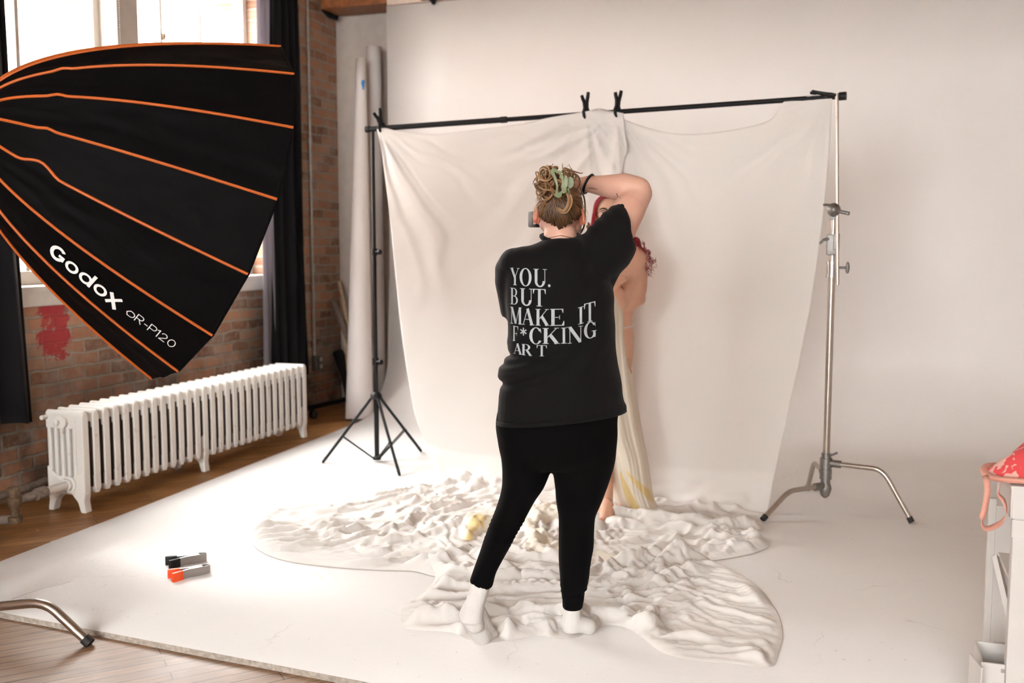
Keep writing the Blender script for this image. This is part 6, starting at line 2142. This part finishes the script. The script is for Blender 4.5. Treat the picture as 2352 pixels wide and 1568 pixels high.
# arm at the viewer's right, bent across the chest; other arm mirrored
for s, sh_, el_, wr_ in ((1, Pm(1462, 596, 0.0), Pm(1424, 694, -0.085), Pm(1398, 640, -0.17)), (-1, Pm(1384, 594, 0.0), Pm(1366, 690, -0.09), Pm(1398, 660, -0.165))):
    sh_ = Vector(sh_); el_ = Vector(el_); wr_ = Vector(wr_)
    mb_.ellipsoid(sh_, (0.055, 0.058, 0.055))
    mb_.rcone(sh_, 0.056, sh_.lerp(el_, 0.55), 0.054); mb_.rcone(sh_.lerp(el_, 0.5), 0.054, el_, 0.040)
    mb_.rcone(el_, 0.041, el_.lerp(wr_, 0.4), 0.042); mb_.rcone(el_.lerp(wr_, 0.4), 0.042, wr_, 0.026)
    pm_ = wr_ + (wr_ - el_).normalized() * 0.045
    mb_.rcone(wr_, 0.025, pm_, 0.026)
    mb_.ellipsoid(pm_, (0.036, 0.020, 0.040), RM)
    up_ = (wr_ - el_).normalized()
    for q in range(4):
        b0_ = pm_ + Vector(MA) * (-0.026 + 0.0175 * q) + up_ * 0.026
        k1 = b0_ + up_ * (0.028 - 0.002 * abs(q - 1)) - Vector(MH) * 0.010
        k2 = k1 - Vector(MH) * 0.016 + up_ * 0.006
        k3 = k2 - up_ * 0.018 - Vector(MH) * 0.002
        mb_.rcone(b0_, 0.0095, k1, 0.0086, 10); mb_.rcone(k1, 0.0086, k2, 0.0078, 10); mb_.rcone(k2, 0.0078, k3, 0.0066, 10)
    tb = pm_ - Vector(MA) * s * 0.030
    mb_.rcone(tb, 0.0125, tb - Vector(MA) * s * 0.014 + up_ * 0.030 - Vector(MH) * 0.01, 0.0092, 10)
    mb_.rcone(tb - Vector(MA) * s * 0.014 + up_ * 0.030 - Vector(MH) * 0.01, 0.0092, tb - Vector(MA) * s * 0.008 + up_ * 0.050 - Vector(MH) * 0.018, 0.0076, 10)
mbody = obj('body', remesh(mb_, 0.0062, 4), 'skin_tan', mo, angle=0)
mbv = bvh_of(mbody.data)
# face details
for s in (-1, 1):
    ec = mp(s * 0.031, 0.066, 0.004)
    ey = obj('eye', MB().ellipsoid(ec, (0.0145, 0.0125, 0.0078), RM), 'eye_white', mo)
    obj('iris', MB().ellipsoid(ec - Vector(MH) * 0.0098 + Vector(ZV) * 0.0005, (0.0062, 0.0035, 0.0062), RM, 16, 10), 'iris', ey)
    obj('eyelash', MB().tube([mp(s * (0.031 + x), 0.0795 - abs(x) * 0.35, 0.004 + 0.0078 - (x * 11) ** 2 * 0.18) for x in (-0.015, -0.0075, 0, 0.0075, 0.015)], [0.0012, 0.002, 0.0022, 0.002, 0.0012], 6), 'brow', ey)
    obj('eyebrow', MB().tube([mp(s * 0.012, 0.083, 0.024), mp(s * 0.026, 0.079, 0.031), mp(s * 0.040, 0.072, 0.032), mp(s * 0.054, 0.060, 0.025)], [0.0038, 0.0046, 0.0038, 0.0018], 8), 'brow', mo)
lp = MB().tube([mp(-0.022, 0.066, -0.058), mp(-0.009, 0.077, -0.0545), mp(0, 0.078, -0.0565), mp(0.009, 0.077, -0.0545), mp(0.022, 0.066, -0.058)], [0.002, 0.0045, 0.004, 0.0045, 0.002], 8).tube([mp(-0.022, 0.066, -0.0585), mp(0, 0.076, -0.065), mp(0.022, 0.066, -0.0585)], [0.002, 0.0055, 0.002], 8)
obj('lips', lp, 'lips', mo)
gls = MB()
for s in (-1, 1):
    c = mp(s * 0.033, 0.094, 0.001)
    gls.tube([c + Vector(MA) * 0.026 * math.cos(t) + Vector(ZV) * 0.0215 * math.sin(t) * (1 - 0.12 * math.sin(t)) - Vector(-MH) * 0.006 * abs(math.cos(t)) * (1 if s * math.cos(t) > 0 else 0) for t in np.linspace(0, 2 * PI, 36)], 0.0016, 8, caps=False)
    gls.tube([mp(s * 0.059, 0.089, 0.006), mp(s * 0.076, 0.05, 0.006), mp(s * 0.079, -0.01, 0.002)], 0.0015, 8)
gls.tube([mp(-0.008, 0.094, 0.006), mp(0, 0.097, 0.009), mp(0.008, 0.094, 0.006)], 0.0015, 8)
obj('glasses', gls, 'black_metal', mo)
# long red hair, parted, falling behind the shoulder on the right
rng = random.Random(31)
hr_mb = MB(); strand_vals = []
MR = (0.080, 0.100, 0.104)
capm = MB().ellipsoid(mp(0, -0.018, 0.022), (0.079, 0.097, 0.098), RM, 36, 24)
vk = [Vector(p) for p in capm.v]
def keep_m(p):
    d = p - MC
    f = -d.dot(Vector(MH)); z = d.z; a = d.dot(Vector(MA))
    return z > 0.078 - max(0, -f) * 3.5 or f < 0.005 or (abs(a) > 0.062 and f < 0.045)
hair_add(lambda: hr_mb.add(vk, [f for f in capm.f if all(keep_m(vk[i]) for i in f)]), 0.75)
for k in range(150):
    s = -1 if k < 60 else 1
    a0 = mp(s * rng.uniform(0.0, 0.012), rng.uniform(-0.06, 0.055), 0.118 + rng.uniform(-0.003, 0.004))
    f0 = -(a0 - MC).dot(Vector(MH))
    a1 = mp(s * rng.uniform(0.062, 0.076), f0 * 0.75, 0.055 + rng.uniform(-0.01, 0.02))
    a2 = mp(s * rng.uniform(0.080, 0.094), f0 * 0.45 - 0.005, -0.02)
    a3 = mp(s * rng.uniform(0.085, 0.105), f0 * 0.2 - 0.03, -0.10)
    if s < 0:
        a4 = mp(-rng.uniform(0.07, 0.11), rng.uniform(-0.10, 0.0), -0.22); a5 = mp(-rng.uniform(0.05, 0.10), rng.uniform(-0.12, 0.0), -0.34)
        pts = [a0, a1, a2, a3, a4, a5]
    else:
        x_ = rng.gauss(1484, 4); y_ = rng.uniform(-8, 10)
        a4 = Vector(Pm(1462 + rng.uniform(-7, 7), 556 + y_, rng.uniform(-0.02, 0.06)))
        a5 = Vector(Pm(1472 + rng.uniform(-12, 10), 590 + y_, rng.uniform(-0.03, 0.05)))
        a6 = Vector(Pm(1482 + rng.uniform(-12, 14), 612 + y_, rng.uniform(-0.03, 0.04)))
        pts = [a0, a1, a2, a3, a4, a5, a6]
        if k % 4 == 0:
            pts.append(Vector(Pm(1492 + rng.uniform(-8, 12), 628 + y_, rng.uniform(-0.03, 0.03))))
    v_ = 0.55 + 0.4 * rng.random() if (s < 0 or rng.random() < 0.55) else rng.uniform(0.0, 0.4)
    if s > 0 and k % 2:
        pts = pts[:4]
    hair_add(lambda: strand(pts, rng.uniform(0.0024, 0.0050), 0.0012, 6), v_)
for k in range(11):                                        # ringlets at the ends
    x0_, y0_ = 1471 + rng.uniform(-5, 6), 560 + rng.uniform(-14, 12)
    pts = [Pm(x0_ + 3.0 * t + (1.5 + 4.0 * t / 9) * math.sin(t * 1.5 + k), y0_ + t * rng.uniform(4.2, 5.4) + (1 + 3.0 * t / 9) * math.cos(t * 1.5 + k), 0.0 + 0.01 * math.cos(t * 1.5 + k)) for t in np.linspace(0, 9, 30)]
    hair_add(lambda: strand([Vector(p) for p in pts], 0.0022, 0.0012, 6), rng.uniform(0.1, 0.75))
mhair = obj('hair', hr_mb, 'hair_red', mo, angle=0)
at_ = mhair.data.attributes.new('strand', 'FLOAT', 'POINT')
at_.data.foreach_set('value', np.array(strand_vals, dtype=np.float32))
# the wrapped fabric: a full-length draped panel around the front of the body
rows = [(598, 1366, 1410), (620, 1364, 1411), (640, 1362, 1413), (652, 1360, 1420), (672, 1360, 1432), (692, 1360, 1439), (715, 1360, 1440.5), (745, 1360, 1441), (800, 1360, 1446), (870, 1360, 1455), (930, 1362, 1465), (1000, 1374, 1477), (1050, 1394, 1487), (1095, 1402, 1494), (1135, 1408, 1500), (1165, 1418, 1511), (1184, 1426, 1522), (1194, 1432, 1530)]
RW = dense(rows, 7)
nu_ = 90
vs = []
for j, (y, xl, xr) in enumerate(RW):
    t = (y - 640) / (1194 - 640)
    for i in range(nu_):
        u = i / (nu_ - 1)
        x = xl + (xr - xl) * u
        bulge = math.sin(PI * min(1, max(0, u))) ** 0.6
        off = 0.03 - 0.215 * bulge * (1 - 0.55 * t) - 0.04 * t
        off += 0.055 * sstep(u, 0.85, 1.0) * (1 - t)
        off += 0.017 * sstep(t, 0.1, 0.6) * float(vnoise(u * 7 + 0.4 * t, t * 1.3, 4)) + 0.008 * float(vnoise(u * 16, t * 2.5, 7)) + 0.012 * math.sin(u * 14 - t * 5) * sstep(t, 0.45, 1.0)
        p = Pm(x, y, off)
        p[2] = max(p[2], 0.03 + 0.012 * (1 + float(vnoise(u * 9, 0.3, 2))))
        vs.append(tuple(p))
drape = obj('drape', MB().grid(vs, nu_, len(RW)), 'yellow_cloth', mo, solid=0.0015, angle=0)
# doubled, deeper coloured folds near the hem
dbv = bvh_of(drape.data)
for pts_ in ([(1424, 1086, 1422, 1092), (1436, 1108, 1428, 1120), (1452, 1138, 1438, 1152), (1466, 1162, 1450, 1174), (1478, 1180, 1466, 1190)],
             [(1440, 1082, 1438, 1088), (1474, 1116, 1466, 1126), (1496, 1142, 1486, 1152), (1512, 1162, 1504, 1172)]):
    P_ = catmull(pts_, 6)
    V, F = [], []
    for q in P_:
        for w_ in np.linspace(0, 1, 5):
            V.append((q[0] * (1 - w_) + q[2] * w_, q[1] * (1 - w_) + q[3] * w_))
    for j in range(len(P_) - 1):
        for i in range(4):
            F += [(j * 5 + i, j * 5 + i + 1, (j + 1) * 5 + i + 1), (j * 5 + i, (j + 1) * 5 + i + 1, (j + 1) * 5 + i)]
    decal_on(dbv, V, F, lambda u, v: Pm(u, v, -0.15), 0.003, drape, 'inner_fold', 'yellow_deep', MH)
# tie at the waist
tie = MB()
tp_ = []
zt2 = Vector(Pm(1450, 752, 0.02)).z
ccx = Vector(Pm(1413, 752, 0.02))
for t in np.linspace(0, 2 * PI, 44):
    d = Vector(MA) * math.cos(t) + Vector(MH) * math.sin(t)
    o_ = ccx + d * 0.4; o_.z = zt2 + 0.012 * math.cos(t)
    hit = mbv.ray_cast(o_, -d, 0.6)
    if hit[0]:
        tp_.append(hit[0] + d * 0.001)
tie.tube(tp_, 0.0042, 8)
obj('waist_tie', tie, 'sheet', mo)

# ------------------------------------------------------------------ small fitting on the beam
hk = MB().cyl(plY(992, -6, 7.5), plY(996, 6, 7.45), 0.018).box(plY(995, 0, 7.53), (0.05, 0.05, 0.03), bev=0.004)
tag(obj('ceiling_hook', hk, 'black_metal'), 'small black fitting screwed to the timber beam', 'fitting')
br5 = MB().tube([plX(742, 20, WX + 0.02), plY(757, 36, 7.7), plY(776, 42, 7.75)], 0.022, 6)
tag(obj('beam_bracket', br5, 'black_metal'), 'dark iron bracket under the beam at the brick corner', 'bracket')
